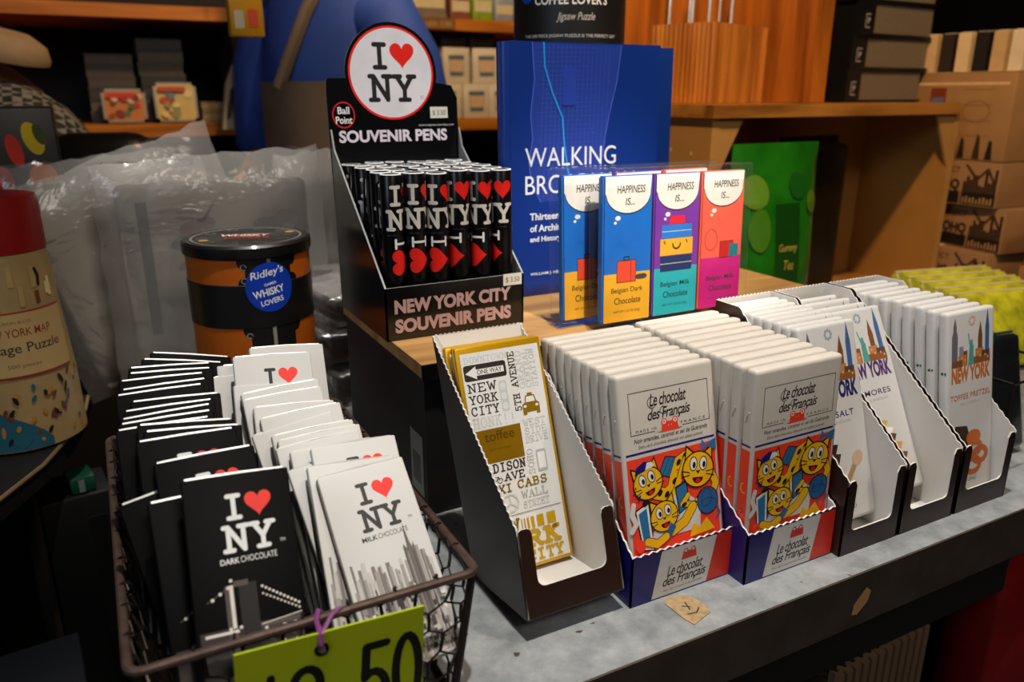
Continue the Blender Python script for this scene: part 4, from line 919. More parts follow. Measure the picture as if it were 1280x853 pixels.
# ================================================================== BLUE BOOKS
BLUE = M('#0e2f7c', .32, var=.04, scale=12, name='blue_book_cover', coat=.25)
def make_book():
    b = thing('book', 'x', 'book')
    bw, bh, bt = .158, .2205, .017
    MB().box((-bw / 2, bt - .0022, 0), (bw / 2, bt, bh), BLUE).build('back_cover', b, smooth=0)
    MB().box((-bw / 2 + .004, .0023, .003), (bw / 2 - .004, bt - .0023, bh - .003), M('#d8d0bf', .7, var=.15, scale=(300))).build('pages', b, smooth=0)
    MB().tube([(-bw / 2 + .001, bt / 2, .0005), (-bw / 2 + .001, bt / 2, bh - .0005)], .0084, BLUE, 12).build('spine', b)
    A = Art(); LP = M('#3f55b8', .4); LN = M('#4a5fc4', .4); CY = M('#1f8fe0', .4); X0 = -bw / 2
    # street map: island outline, avenue lines, one bright route
    isl = [(.022, bh - .001), (.024, .19), (.020, .16), (.022, .14), (.018, .12), (.021, .10), (.030, .085), (.080, .085), (.092, .11), (.098, .14), (.102, .16), (.110, .19), (.114, bh - .001)]
    A.poly([(X0 + a, c) for a, c in isl], M('#1f3a90', .4, var=.03))
    A.strokes([[(X0 + a, c) for a, c in isl[:7]], [(X0 + a, c) for a, c in isl[7:]]], .0008, LN)
    for k in range(16): a = .028 + k * .0045; A.strokes([[(X0 + a + .006, bh - .002), (X0 + a, .088)]], .0003, LP, caps=False)
    for k in range(34): z = .09 + k * .0038; a = .024 + random.uniform(0, .01); A.strokes([[(X0 + a, z), (X0 + .095 - random.uniform(0, .03), z + .001)]], .0002, LP, caps=False)
    A.rect(X0 + .052, .168, X0 + .066, .200, M('#233f9f', .4))
    A.strokes([[(X0 + .033, bh - .001), (X0 + .034, .200), (X0 + .042, .178), (X0 + .052, .158), (X0 + .054, .135), (X0 + .058, .112), (X0 + .064, .088)]], .0016, CY)
    A.text('WALKING', X0 + .0140, .1160, .0960, .0165, M('#d6dbe6', .4)); A.text('BROADWAY', X0 + .0140, .0920, .118, .0165, M('#d6dbe6', .4))
    for i, tx in enumerate(('Thirteen Miles', 'of Architecture', 'and History')): A.text(tx, X0 + .0185, .0690 - .0105 * i, None, .0064, M('#d6dbe6', .4), .02)
    A.text('WILLIAM J. HENNESSEY', X0 + .0185, .0180, .050, .0032, M('#d6dbe6', .4), .01)
    MB().box((-bw / 2, 0, 0), (bw / 2, .0022, bh), BLUE).art(A, lambda u, v, e: (u, -e, v)).build('front_cover', b, smooth=0)
    return b
b = make_book(); tag(b, 'front blue walking guide book with map cover, standing behind the clear chocolate packs', 'book', 'blue guide books')
b.location = (.402, .6140, RZT + .0005); b.rotation_euler = (R_(-1.5), 0, 0)
b2 = dup(b); b2.location = (.4430, .6480, RZT + .0005); b2.rotation_euler = (R_(-1.5), 0, R_(-1)); b2['label'] = 'second blue guide book peeking out to the right behind the front one'

# ================================================================== CLEAR PACKS OF THREE BARS
CLEAR = film('clear_pack_film', (.98, .985, .985), .012, .05, 1.16, .03, 40)
def make_pack():
    p = thing('chocolate_pack', 'x', 'chocolate pack')
    W, H_, D = .158, .124, .014; bw = .0475
    cols = (('#0a6cc8', '#f2b224', 'Belgian Dark'), ('#7a36a4', '#2ab4bc', 'Belgian Milk'), ('#f2644e', '#d01a80', 'Belgian Milk'))
    for i, (c1, c2, nm) in enumerate(cols):
        x0 = -W / 2 + .0065 + i * (bw + .0018); hh = .114
        m = MB(); bmx = bmesh.new(); bmesh.ops.create_cube(bmx, size=1)
        for v in bmx.verts: v.co = Vector((v.co.x * bw + x0 + bw / 2, v.co.y * .0075, v.co.z * hh + hh / 2 + .004))
        bmesh.ops.bevel(bmx, geom=bmx.edges[:], offset=.0012, segments=2, affect='EDGES'); m.bm(bmx, M(c1, .4, name='printed_wrapper'))
        A = Art(); xc = x0 + bw / 2; K = M('#15110f', .5); Wt = M('#f0eadf', .45)
        A.rect(x0 + .0012, .0045, x0 + bw - .0012, .043 if i != 2 else .047, M(c2, .4))
        A.poly([(x0 + .0012, .1175), (x0 + .0012, .104)] + arc(xc, .104, bw / 2 - .0022, .0155, 185, 355, 14) + [(x0 + bw - .0012, .1175)], K)
        A.poly([(x0 + .0016, .1175), (x0 + .0016, .1045)] + arc(xc, .1045, bw / 2 - .0026, .0150, 185, 355, 14) + [(x0 + bw - .0016, .1175)], Wt)
        A.ell(xc - .010, .0860, .0026, .0018, Wt); A.ell(xc - .0125, .0825, .0014, .0011, Wt)
        A.text('HAPPINESS', xc - .011, .1045, .027, .0060, K, .012, .12); A.text('IS...', xc - .003, .0955, .009, .0055, K, .012, .12)
        for k in range(6): A.strokes([arc(xc + random.uniform(-.012, .012), .066 + random.uniform(-.014, .014), .006, .006, 0, random.randint(100, 300), 8)], .0005, M(c1, .3, var=.2))
        if i == 0:
            A.rect(xc - .0105, .0355, xc + .0085, .0530, K); A.rect(xc - .010, .0360, xc + .008, .0525, M('#e8482a', .45)); A.rect(xc + .003, .0360, xc + .0036, .0525, M('#8e2412', .45)); A.frame(xc - .004, .0525, xc + .002, .0560, .0008, K)
            for sx in (.012, .015): A.ell(xc + sx, .039, .0045, .0022, M('#3b3b44', .5))
        elif i == 1:
            for (a, z0, z1, c) in ((.0165, .040, .0525, '#1c2f66'), (.0170, .0530, .0665, '#f5b428'), (.0155, .0670, .0775, '#2280d8')):
                A.rect(xc - a, z0, xc + a, z1, M(c, .45)); A.rect(xc - a, (z0 + z1) / 2 - .0002, xc + a, (z0 + z1) / 2 + .0003, M('#dcd6c8', .5)) if c != '#f5b428' else None
            A.strokes([arc(xc, .0620, .004, .0040, 180, 360, 8)], .0014, K); A.strokes([[(xc - .013, .0645), (xc - .012, .0625)], [(xc + .010, .0645), (xc + .011, .0625)]], .0010, K)
            A.poly([(xc - .0085, .0780), (xc + .0085, .0780), (xc + .0070, .0845), (xc - .0070, .0845)], M('#e82034', .45))
        else:
            A.rect(xc - .002, .0460, xc + .013, .0600, K); A.rect(xc - .0015, .0465, xc + .0125, .0595, M('#c9201c', .45)); A.rect(xc + .009, .0465, xc + .019, .0570, M('#15808a', .45)); A.ring(xc - .012, .062, .007, .009, .0005, M('#b03a30', .5))
        A.text(nm, xc - .0155, .0265, .031, .0052, M('#3a2a12' if i == 0 else '#0f3a40', .5), .006); A.text('Chocolate', xc - .0125, .0185, .026, .0052, M('#3a2a12' if i == 0 else '#0f3a40', .5), .006)
        A.text('NET WT 1.23 OZ (35g)', xc - .013, .0110, .026, .0024, M('#5a4318' if i == 0 else '#15555a', .5))
        m.art(A, lambda u, v, e: (u, -.00375 - e, v)).build('chocolate_bar', p, smooth=30)
    c = MB(); bmx = bmesh.new(); bmesh.ops.create_cube(bmx, size=1)
    for v in bmx.verts: v.co = Vector((v.co.x * W, v.co.y * D, v.co.z * H_ + H_ / 2))
    bmesh.ops.bevel(bmx, geom=bmx.edges[:], offset=.001, segments=2, affect='EDGES'); c.bm(bmx, CLEAR); c.build('clear_case', p, smooth=30)
    MB().tube([(-W / 2 + .001, -.006, H_ - .001), (W / 2 - .001, -.006, H_ - .001)], .0006, CLEAR, 6).build('fold_seam', p)
    return p
p = make_pack(); tag(p, 'front clear pack of three comic lettered chocolate bars standing before the blue book', 'chocolate pack', 'clear chocolate packs')
p.location = (.4085, .4945, RZT + .0009); p.rotation_euler = (R_(-3), R_(.6), R_(2))
p2 = dup(p); p2.location = (.3885, .5180, RZT + .0009); p2.rotation_euler = (R_(-3), 0, R_(1)); p2['label'] = 'rear clear pack of comic lettered chocolate, half hidden to the left of the front pack'

# ================================================================== JIGSAW AND WHISKY TUBES
MATB = M('#100e0e', .5, var=.1, name='matt_black_tube')
t = thing('stock_box', 'plain dark box behind the blue books under the jigsaw tube', 'box', (.452, .737, .0004))
MB().rbox((.13, .122, .100), (0, 0, .0502), M('#1a120b', .6, var=.1)).build('carton', t, smooth=30); MB().box((-.066, -.062, .1004), (.066, .062, .1172), M('#21170e', .6)).build('lid', t, smooth=0)
t = thing('jigsaw_tube', 'tall black round coffee jigsaw tube standing behind the blue books', 'puzzle tube', (.4520, .7350, RZT + .0004))
rj = .0565
m = MB().lathe([(rj - .001, 0), (rj, .002), (rj, .290)], MATB, 40); ang = math.atan2(-.735, -.452) + .10
A = Art(); A.text("COFFEE LOVER'S", -.041, .2690 - .010, .074, .0088, WHT, .02); A.text('Jigsaw Puzzle', -.018, .2430, .038, .0090, M('#b8b2a8', .5), .006, .35)
A.text('THIS 500 PIECE JIGSAW PUZZLE IS THE PERFECT GIFT', -.054, .2290, .100, .0036, GREY, .012); A.text('FEATURING 30 OF THE MOST POPULAR COFFEES FROM', -.052, .2210, .096, .0036, GREY, .012)
A.ell(-.052, .2720, .010, .011, M('#1640a8', .4))
m.wrap(A, on_cyl(rj, ang)).build('tube', t)
MB().lathe([(rj + .0012, .2905), (rj + .0012, .3110), (rj - .001, .3135)], MATB, 40).build('lid', t)

ORG = M('#b2560e', .38, var=.06, name='orange_tube_print'); K = M('#0f0d0d', .42, name='black_band', coat=.2)
t = thing('whisky_puzzle_tin', 'orange and black round whisky puzzle tub behind the basket', 'puzzle tub', (.108, .690, .0004))
rw = .0505; ang = math.atan2(-.690, -.108)
m = MB().lathe([(rw - .001, 0), (rw, .002), (rw, .113), (rw + .0006, .1135), (rw + .0006, .149), (rw, .1495), (rw, .170)], ORG, 48, mats=[ORG, ORG, K, K, K, ORG])
A = Art()
A.rect(-.004, .002, .034, .170, K, 10); A.rect(.0135, .002, .0165, .170, M('#8a8378', .5), 2)
for z in (.168, .150, .112): A.ell(-.004, z, .006, .006, K); A.ell(.034, z, .006, .006, K)
for sx, cx0 in ((1, -.016), (1, .046)):
    A.strokes([arc(cx0, .130, .0055, .006, 0, 300, 12), arc(cx0 - .012, .128, .0038, .004, 60, 400, 12), arc(cx0 - .020, .132, .006, .005, 200, 330, 8)], .0012, M('#8a857c', .5))
for z in (.164, .153, .107): A.strokes([arc(-.005, z, .0022, .0022, 0, 300, 8)], .0007, M('#8a857c', .5))
A.rect(-.030, .060, -.009, .086, M('#7a6417', .35, .6)); A.text('500', -.028, .077, .016, .006, M('#c9b370', .4)); A.text('PIECE', -.027, .070, .014, .003, M('#c9b370', .4)); A.rect(-.029, .061, -.010, .068, M('#2a210c', .4))
A.rect(-.050, .004, -.012, .059, M('#8f7448', .5), 12)
for k in range(7): A.ell(-.046 + k * .005, random.uniform(.012, .05), .0022, .004, K, 8, k * 30)
m.wrap(A, on_cyl(rw, ang)).build('tub', t)
A = Art(); B = M('#1138a8', .35)
A.ell(.0145, .1465, .0195, .0205, B, 32)
A.text('Ridley\'s', .0000, .1515, .028, .0080, WHT, .012, .2, 10); A.text('GAMES', .0100, .1475, .010, .0022, WHT, .01, 0, 10); A.text('WHISKY', .0010, .1375, .026, .0062, WHT, .025, 0, 10); A.text('LOVERS', .0065, .1310, .019, .0045, WHT, .02, 0, 10)
MB().wrap(A, on_cyl(rw + .0008, ang)).build('round_label', t, smooth=0)
m = MB().lathe([(rw + .0016, .1705), (rw + .0020, .172), (rw + .0020, .1790), (rw + .0002, .1810), (rw - .003, .1812), (rw - .004, .1806)], K, 48)
A = Art(); A.ring(0, 0, rw - .005, rw - .005, .0022, M('#6b6862', .5), 40)
A.text('WHISKY', -.022, .004, .040, .0100, M('#d9b9a4', .4), .03, 0, -10); A.text("LOVER'S", -.018, -.0085, .036, .0095, M('#a8231d', .4), .03, 0, -10)
for q in range(10): a = q * 36; A.strokes([arc(.036 * math.cos(R_(a)), .036 * math.sin(R_(a)), .004, .004, a, a + 280, 8)], .0007, M('#7d786e', .5))
A.ell(-.034, -.012, .004, .004, M('#b08a3a', .4)); A.ell(.036, .012, .004, .004, M('#b08a3a', .4))
rq = ang + PI / 2
m.art(A, lambda u, v, e: (u * math.cos(rq) - v * math.sin(rq), u * math.sin(rq) + v * math.cos(rq), .1808 + e)).build('lid', t)

# ================================================================== LEFT: SIDE TABLE, PUZZLE BOTTLE, FRUIT BOX
t = thing('side_table', 'dark table with pale curved rim at the left under the puzzle bottle', 'table', (-.30, 1.0, -.95))
off = rel(t)
prof = [(-.24, .50), (-.150, .590), (-.099, .664), (-.072, .715), (-.052, .775), (-.040, .835), (-.034, .92), (-.030, 1.13), (-.85, 1.13), (-.85, .5)]
m = MB(); DT = M('#120d0a', .5, var=.15, name='dark_table_top')
m.slab([(x, y, -.0005) for x, y in prof[::-1]], (0, 0, 1), .02, DT); m.build('table_top', t, smooth=0, loc=off)
MB().tube([(x, y, -.0030) for x, y in prof[:8]], .0022, M('#6e5a3c', .5, name='pale_rim'), 8).build('rim', t, loc=off)
for x, y in ((-.16, .72), (-.16, 1.05), (-.78, .6), (-.78, 1.05)): MB().box((x - .02, y - .02, -.95), (x + .02, y + .02, -.0205), DT).build('leg', t, smooth=0, loc=off)

t = thing('puzzle_bottle', 'bottle shaped city map puzzle with red lid at the far left', 'puzzle', (-.0865, .790, 0))
rb = .0455; ang = math.atan2(-.785, .0805) ; CRM = M('#9c8050', .5, var=.08, name='cream_map_print')
m = MB().lathe([(rb - .001, .0002), (rb + .004, .002), (rb + .003, .06), (rb - .001, .120), (rb - .004, .170)], CRM, 44)
A = Art()
def bcyl(u, v, e):
    r_ = rb + .0045 - max(0, v - .05) * .075 + e; return (r_ * math.cos(ang + u / r_), r_ * math.sin(ang + u / r_), v)
TEAL = M('#1c5363', .5); BRN = M('#6e2d1c', .5); lab = M('#b0915c', .5, var=.05)
A.poly([(-.05 + .07 * i / 10, .003) for i in range(11)] + [(.020 - .07 * i / 10, .010 + .045 * (i / 10) ** .7) for i in range(11)], TEAL)
for k in range(44): A.ell(random.uniform(-.03, .06), random.uniform(.008, .064), .0017, random.uniform(.002, .006), (BRN, TEAL, INK, M('#a8702a', .5))[k % 4], 8, random.uniform(-40, 40))
for k in range(14): x = random.uniform(-.05, .05); z = random.uniform(.125, .145); A.rect(x, z, x + .004, z + random.uniform(.01, .02), (M('#d3bd86', .5), M('#a58a55', .5), BRN)[k % 3])
A.poly([(-.012, .124), (-.002, .124), (-.0045, .155), (-.007, .164), (-.009, .155)], BRN)
A.strokes([[(.032, .143), (.033, .150), (.031, .156)]], .003, INK)
xs = [-.043 + .095 * i / 16 for i in range(17)]
def strip(z0, z1, m_): A.layers.append(([(x, z0) for x in xs] + [(x, z1) for x in xs], [(i, i + 1, 18 + i, 17 + i) for i in range(16)], m_))
strip(.068, .1235, M('#8c2418', .5)); strip(.0695, .1220, lab)
A.text('NEW YORK MAP', -.020, .1025, .055, .0070, M('#7a2a1c', .5), .008); A.text('Vintage Puzzle', -.027, .0865, .069, .0105, M('#2d2a2a', .5), .008); A.text('500 pieces', -.004, .0755, .026, .0042, M('#5d4a30', .5)); A.text('GALISON & CO.', -.010, .1135, .030, .0026, M('#5d4a30', .5))
m.wrap(A, bcyl).build('body', t)
MB().lathe([(rb - .0035, .1705), (rb - .0035, .208), (rb - .0055, .2155), (rb - .010, .2165)], M('#860a08', .4, name='red_lid'), 44).build('lid', t)

t = thing('fruit_box', 'black carton printed with fruit behind the puzzle bottle', 'box', (-.104, 1.02, 0))
m = MB(); m.rbox((.150, .090, .282), (0, 0, .1412), M('#131214', .4, var=.1, name='black_fruit_carton'), .001)
A = Art(); Rr = M('#c4301a', .45, var=.2, scale=30); Oo = M('#d86420', .45, var=.2, scale=30); Yy = M('#d8b41a', .45, var=.15, scale=30)
for q, (a, b_, r1, r2, c, ro) in enumerate(((.054, .252, .009, .017, Yy, 15), (.060, .256, .005, .011, M('#3d4a16', .5), 15), (.036, .240, .007, .017, Rr, 10), (.018, .209, .013, .016, Rr, 0), (.058, .212, .013, .015, Oo, 0), (-.006, .246, .009, .012, Oo, 0), (.040, .180, .015, .016, Rr, 0), (-.02, .205, .014, .016, Yy, 0), (.060, .170, .013, .014, Rr, 0))): A.ell(a, b_, r1, r2, c, 20, ro)
m.art(A, lambda u, v, e: (u, -.045 - e, v)); o = m.build('printed_carton', t, smooth=30)
MB().box((-.075, -.045, .2823), (.075, .045, .2832), M('#19181b', .35)).build('lid_flap', t, smooth=0)

# ================================================================== CLEAR BAGS OF FOLDED SHIRTS
BAG = film('crinkled_polybag', (.95, .95, .95), .15, .16, 1.5, .9, 12, '#e4e0d8')
def shirt_bag(label, loc, W, H_, D, rz, lean, col, seed, marks, tilt=0):
    rnd = random.Random(seed)
    b = thing('shirt_bag', label, 'bagged shirt', loc, rz, 'bagged shirts'); b.rotation_euler = (R_(-lean), R_(tilt), rz)
    # bag: a soft sheet box with creases
    bmx = bmesh.new(); n, k = 16, 12; top = [];
    def surf(sy):
        vs = []
        for j in range(k + 1):
            for i in range(n + 1):
                u, v = i / n, j / k; edge = min(u, 1 - u, v, 1.0 - v) * 6; bul = D / 2 * min(1, edge) ** .5
                vs.append(bmx.verts.new(((u - .5) * W + rnd.uniform(-.002, .002), sy * (bul + .0004) + rnd.uniform(-.002, .002) * min(1, edge), v * H_ + (rnd.uniform(-.003, .003) if j else 0) + (.012 * (u - .5) if j == k else 0))))
        for j in range(k):
            for i in range(n):
                a = j * (n + 1) + i; f = [vs[a], vs[a + 1], vs[a + n + 2], vs[a + n + 1]]; bmx.faces.new(f if sy < 0 else f[::-1])
    surf(-1); surf(1)
    MB().bm(bmx, BAG).build('plastic_bag', b, smooth=180)
    m = MB(); m.rbox((W * .84, D * .62, H_ * .86), (0, 0, H_ * .46), M(col, .8, var=.08, scale=14, bump=.5, name='folded_cotton'), .007, 3)
    A = Art(.0002)
    for (kind, x, z, w_, h_, c) in marks:
        if kind == 'r': A.rect(x - w_ / 2, z - h_ / 2, x + w_ / 2, z + h_ / 2, M(c, .7, var=.2))
        else: A.ell(x, z, w_, h_, M(c, .7, var=.2), 14, rnd.uniform(-40, 40))
    m.art(A, lambda u, v, e: (u, -D * .31 - e - .0002, v)).build('folded_shirt', b, smooth=40)
mk = [('r', -.068, .13, .010, .13, '#2c2f36')] + [('e', random.uniform(-.045, .085), random.uniform(.10, .175), random.uniform(.006, .014), random.uniform(.003, .008), random.choice(('#3b3f4c', '#7a2f28', '#8a7a4a', '#454c58'))) for _ in range(26)]
shirt_bag('clear bag of folded printed shirt upright behind the whisky tub', (.104, .830, .002), .215, .238, .030, R_(-2), 3, '#a89d8e', 3, mk)
shirt_bag('clear bag of folded shirt tilted up behind the printed shirt bag', (.070, .885, .016), .215, .228, .026, R_(6), 5, '#c9c0b2', 5, [('r', .07, .2, .02, .008, '#33363c')], -15)
shirt_bag('clear bag of dark brown shirt between the puzzle bottle and printed shirt bag', (.005, .935, .002), .17, .232, .030, R_(14), 4, '#4a3a2c', 8, [('e', .05, .10, .01, .016, '#a8841c'), ('e', .06, .07, .008, .012, '#7a2318')])
shirt_bag('narrow clear bag edge standing right of the printed shirt bag', (.212, .905, .002), .075, .232, .02, R_(-20), 3, '#9c948a', 9, [])
for i, (x, y, z, q) in enumerate(((.228, .800, .002, 12), (.240, .800, .040, -6), (.232, .806, .078, 8))):
    b = thing('pouch', ('bottom', 'middle', 'top')[i] + ' of the clear plastic pouches lying between whisky tub and pen stand', 'pouch', (x, y, z), R_(q), 'clear pouches beside the pen stand')
    m = MB(); m.rbox((.12, .15, .030), (0, 0, .017), film('pouch_film', (.85, .85, .85), .22, .25, 1.5, 1.0, 40, '#8d8a88'), sub=4); m.build('film', b, smooth=180)
    m = MB(); m.rbox((.095, .12, .018), (0, 0, .016), M(('#3c3838', '#55504e', '#6a6562')[i], .7, var=.2), .005, 2).build('folded_contents', b)
    MB().tube([(-.03, -.078, .02), (-.01, -.083, .026), (.01, -.080, .018)], .004, M('#121214', .3), 6).build('black_tie', b)

# ================================================================== CARDBOARD CRATE, GREEN BAG
t = thing('display_crate', 'open fronted tan cardboard crate at the right behind the white bars', 'crate', (.90, .75, 0))
KR = M('#a87f45', .6, var=.08, scale=14, name='tan_board'); KI = M('#976a2c', .65, var=.1, scale=14, name='tan_board_inside')
cx0, cx1, cy0, cy1, ch = -.235, .235, 0, .34, .268
MB().slab([(cx0, cy0, 0.001), (cx0, cy1, .001), (cx0, cy1, ch), (cx0, cy0, ch)], (-1, 0, 0), .012, KR, KI, KR).build('side_board', t, smooth=0)
MB().slab([(cx1, cy0, 0.001), (cx1, cy1, .001), (cx1, cy1, ch), (cx1, cy0, ch)], (1, 0, 0), .012, KR, KI, KR).build('side_board', t, smooth=0)
MB().slab([(cx0 + .012, .16, 0.001), (cx1 - .012, .16, .001), (cx1 - .012, .16, ch), (cx0 + .012, .16, ch)], (0, 1, 0), .008, KR, KI, KR).build('back_board', t, smooth=0)
MB().box((cx0 + .0121, cy0 + .001, .0002), (cx1 - .0121, .150, .006), KI).build('base_board', t, smooth=0)
MB().slab([(cx0 + .0122, .001, ch - .001), (cx0 + .050, .001, ch - .001), (cx0 + .0122, .001, ch - .075)], (0, -1, 0), .004, KR).build('lit_corner_triangle', t, smooth=0)  # added triangles on both sides stand in for light inside the crate
MB().slab([(cx1 - .0122, .001, ch - .001), (cx1 - .050, .001, ch - .001), (cx1 - .0122, .001, ch - .075)], (0, -1, 0), .004, KR).build('lit_corner_triangle', t, smooth=0)
m = MB().box((cx0 - .005, cy0 - .006, ch + .0003), (cx1 - .01, cy1, ch + .0155), wood('crate_top_wood', '#6e4216', '#b98036', (4, 30, 30))); 
m.build('top_board', t, smooth=0)
A = Art()
for u, v in ((.035, .225), (.075, .228), (.036, .06), (.076, .06)): A.ell(u, v, .0022, .0022, M('#d9c9a0', .5), 10)
MB().art(A, lambda u, v, e: (cx0 - e, u, v)).build('nail_heads', t, smooth=0)
ZC = ch + .016

GRN = M('#165f0e', .3, var=.35, scale=18, bump=.15, name='green_foil_pouch', coat=.4)
t = thing('tea_pouch', 'tall glossy green pouch standing inside the crate opening', 'pouch', (.735, .712, RZT * 0))
m = MB(); bmx = bmesh.new(); prof = [(0, .030), (.02, .034), (.10, .032), (.17, .024), (.215, .010), (.240, .0022)]
for j, (z, d) in enumerate(prof):
    for s in range(12):
        u = s / 11; e = (1 - (2 * u - 1) ** 4); bmx.verts.new(((u - .5) * .140, -d * e - .0006, z))
    for s in range(12):
        u = 1 - s / 11; e = (1 - (2 * u - 1) ** 4); bmx.verts.new(((u - .5) * .140, d * e * .6 + .0006, z))
bmx.verts.ensure_lookup_table(); L = 24
for j in range(len(prof) - 1):
    for s in range(L): bmx.faces.new([bmx.verts[j * L + s], bmx.verts[j * L + (s + 1) % L], bmx.verts[(j + 1) * L + (s + 1) % L], bmx.verts[(j + 1) * L + s]])
bmx.faces.new([bmx.verts[s] for s in range(L)][::-1]); bmx.faces.new([bmx.verts[(len(prof) - 1) * L + s] for s in range(L)])
m.bm(bmx, GRN).build('foil_pouch', t, smooth=60)
def pf(u, v, e):
    d = .034 if v < .02 else .034 - (v - .02) * .025 if v < .10 else .032 - (v - .10) * .115 if v < .17 else .0240 - (v - .17) * .31
    return (u, -d * (1 - (2 * (u / .140)) ** 4) - .0013 - e, v)
A = Art(.0002); DG = M('#0b3d0c', .35); 
zs = [.02 + .15 * i / 8 for i in range(9)]
A.layers.append(([(-.018, z) for z in zs] + [(.022, z) for z in zs], [(i, 9 + i, 10 + i, i + 1) for i in range(8)], DG))
A.text('Gummy', -.012, .110, .030, .012, M('#a89a4a', .5), .004, .2); A.text('Tea', -.004, .090, .016, .012, M('#a89a4a', .5), .004, .2)
A.ell(-.045, .185, .018, .02, M('#4f7a16', .4), 16); A.ell(-.04, .14, .014, .026, M('#3a7014', .4), 16); A.ell(.02, .19, .014, .016, M('#0f4a10', .4), 14); A.ell(.045, .17, .012, .014, M('#4a6a14', .4), 14)
m = MB().wrap(A, pf, .004); m.build('pouch_print', t, smooth=0)
t = thing('dark_pouch', 'tall dark brown pouch standing in the crate right of the green pouch', 'pouch', (.915, .826, .0065))
m = MB(); m.rbox((.115, .055, .222), (0, 0, .112), M('#120c07', .35, var=.2, name='dark_foil'), .012, 3); m.build('foil_pouch', t, smooth=40)
MB().box((-.055, -.004, .2232), (.055, .004, .232), M('#1a120b', .4)).build('top_seal', t, smooth=0)
MB().slab([(.0578, -.02, .04), (.0578, .02, .04), (.0578, .02, .15), (.0578, -.02, .15)], (1, 0, 0), .0004, M('#241a10', .4)).build('side_gusset', t, smooth=0)

# on top of the crate
PINE = wood('ridged_pine', '#8f5216', '#c98436', (60, 60, 4)); 
t = thing('ridged_block', 'ridged pine block holding upright metal rods on top of the crate', 'wooden holder', (.72, .82, ZC), R_(20))
m = MB(); nW, nD, hh = 22, 14, .099; Wb, Db = .150, .095; rim = []
for i in range(nW * 2): rim.append((Wb * i / (nW * 2), -.0011 if i % 2 else 0))
for i in range(nD * 2): rim.append((Wb + (.0011 if i % 2 else 0), Db * i / (nD * 2)))
for i in range(nW * 2): rim.append((Wb - Wb * i / (nW * 2), Db + (.0011 if i % 2 else 0)))
for i in range(nD * 2): rim.append((-.0011 if i % 2 else 0, Db - Db * i / (nD * 2)))
m.slab([(x, y, hh) for x, y in rim], (0, 0, 1), hh - .0002, PINE); m.build('block', t, smooth=0)
WR = M('#cfc8bb', .3, .5, name='pale_rod')
for i, (x, y) in enumerate(((-.0 + .012, .075), (.012, .045), (.015, .018), (.045, .02), (.078, .02), (.045, .06))):
    MB().tube([(x, y, hh - .001), (x + .002, y, hh + .15)], .0024 if i != 3 else .0018, WR, 8).build('rod', t)
t = thing('wooden_backdrop', 'orange wooden box back and side boards standing on the crate', 'wooden box', (.79, .93, ZC))
OW = wood('orange_pine', '#7a3f0c', '#bd6f20', (40, 40, 3)); 
MB().box((-.17, .04, .0002), (.11, .055, .26), OW).build('back_board', t, smooth=0)
MB().box((.085, -.135, .0002), (.110, .0398, .26), OW).build('side_board', t, smooth=0)
MB().box((-.1845, -.04, .0002), (-.1702, .055, .26), OW).build('side_board', t, smooth=0)
COV = M('#0a0a0b', .45, name='black_cover'); PG = M('#6f624e', .8, var=.25, scale=400, name='page_edges')
def make_vol():
    b = thing('thick_book', 'x', 'book'); W, D, H_ = .185, .200, .0460
    MB().box((0, 0, 0), (W, D, .0032), COV).box((0, 0, H_ - .0032), (W, D, H_), COV).box((0, 0, .0032), (.0325, D, H_ - .0032), COV).build('cover', b, smooth=0)
    MB().box((.0326, .0025, .0033), (W - .004, D - .003, H_ - .0033), PG).build('pages', b, smooth=0)
    A = Art(.0001); A.strokes([[(.0225, .028), (.0115, .028), (.0115, .0105), (.0225, .0105)]], .0012, M('#b8b4ac', .5), False); A.text('P', .0155, .0150, .0055, .0085, M('#b8b4ac', .5), .02)
    MB().art(A, lambda u, v, e: (u, -e, v)).build('spine_logo', b, smooth=0); return b
v0 = make_vol()
for i in range(4):
    b = v0 if i == 0 else dup(v0)
    b.location = (.985 + (.0, .006, .012, .006)[i], .833 + (.0, .002, -.002, .004)[i], ZC + .0002 + .0463 * i); b.rotation_euler = (0, 0, R_((4, 3, 5, 2)[i]))
    tag(b, '%s thick black book of the stack lying on the crate top' % ('lowest', 'second lowest', 'third lowest', 'topmost')[i], 'book', 'black books on the crate')

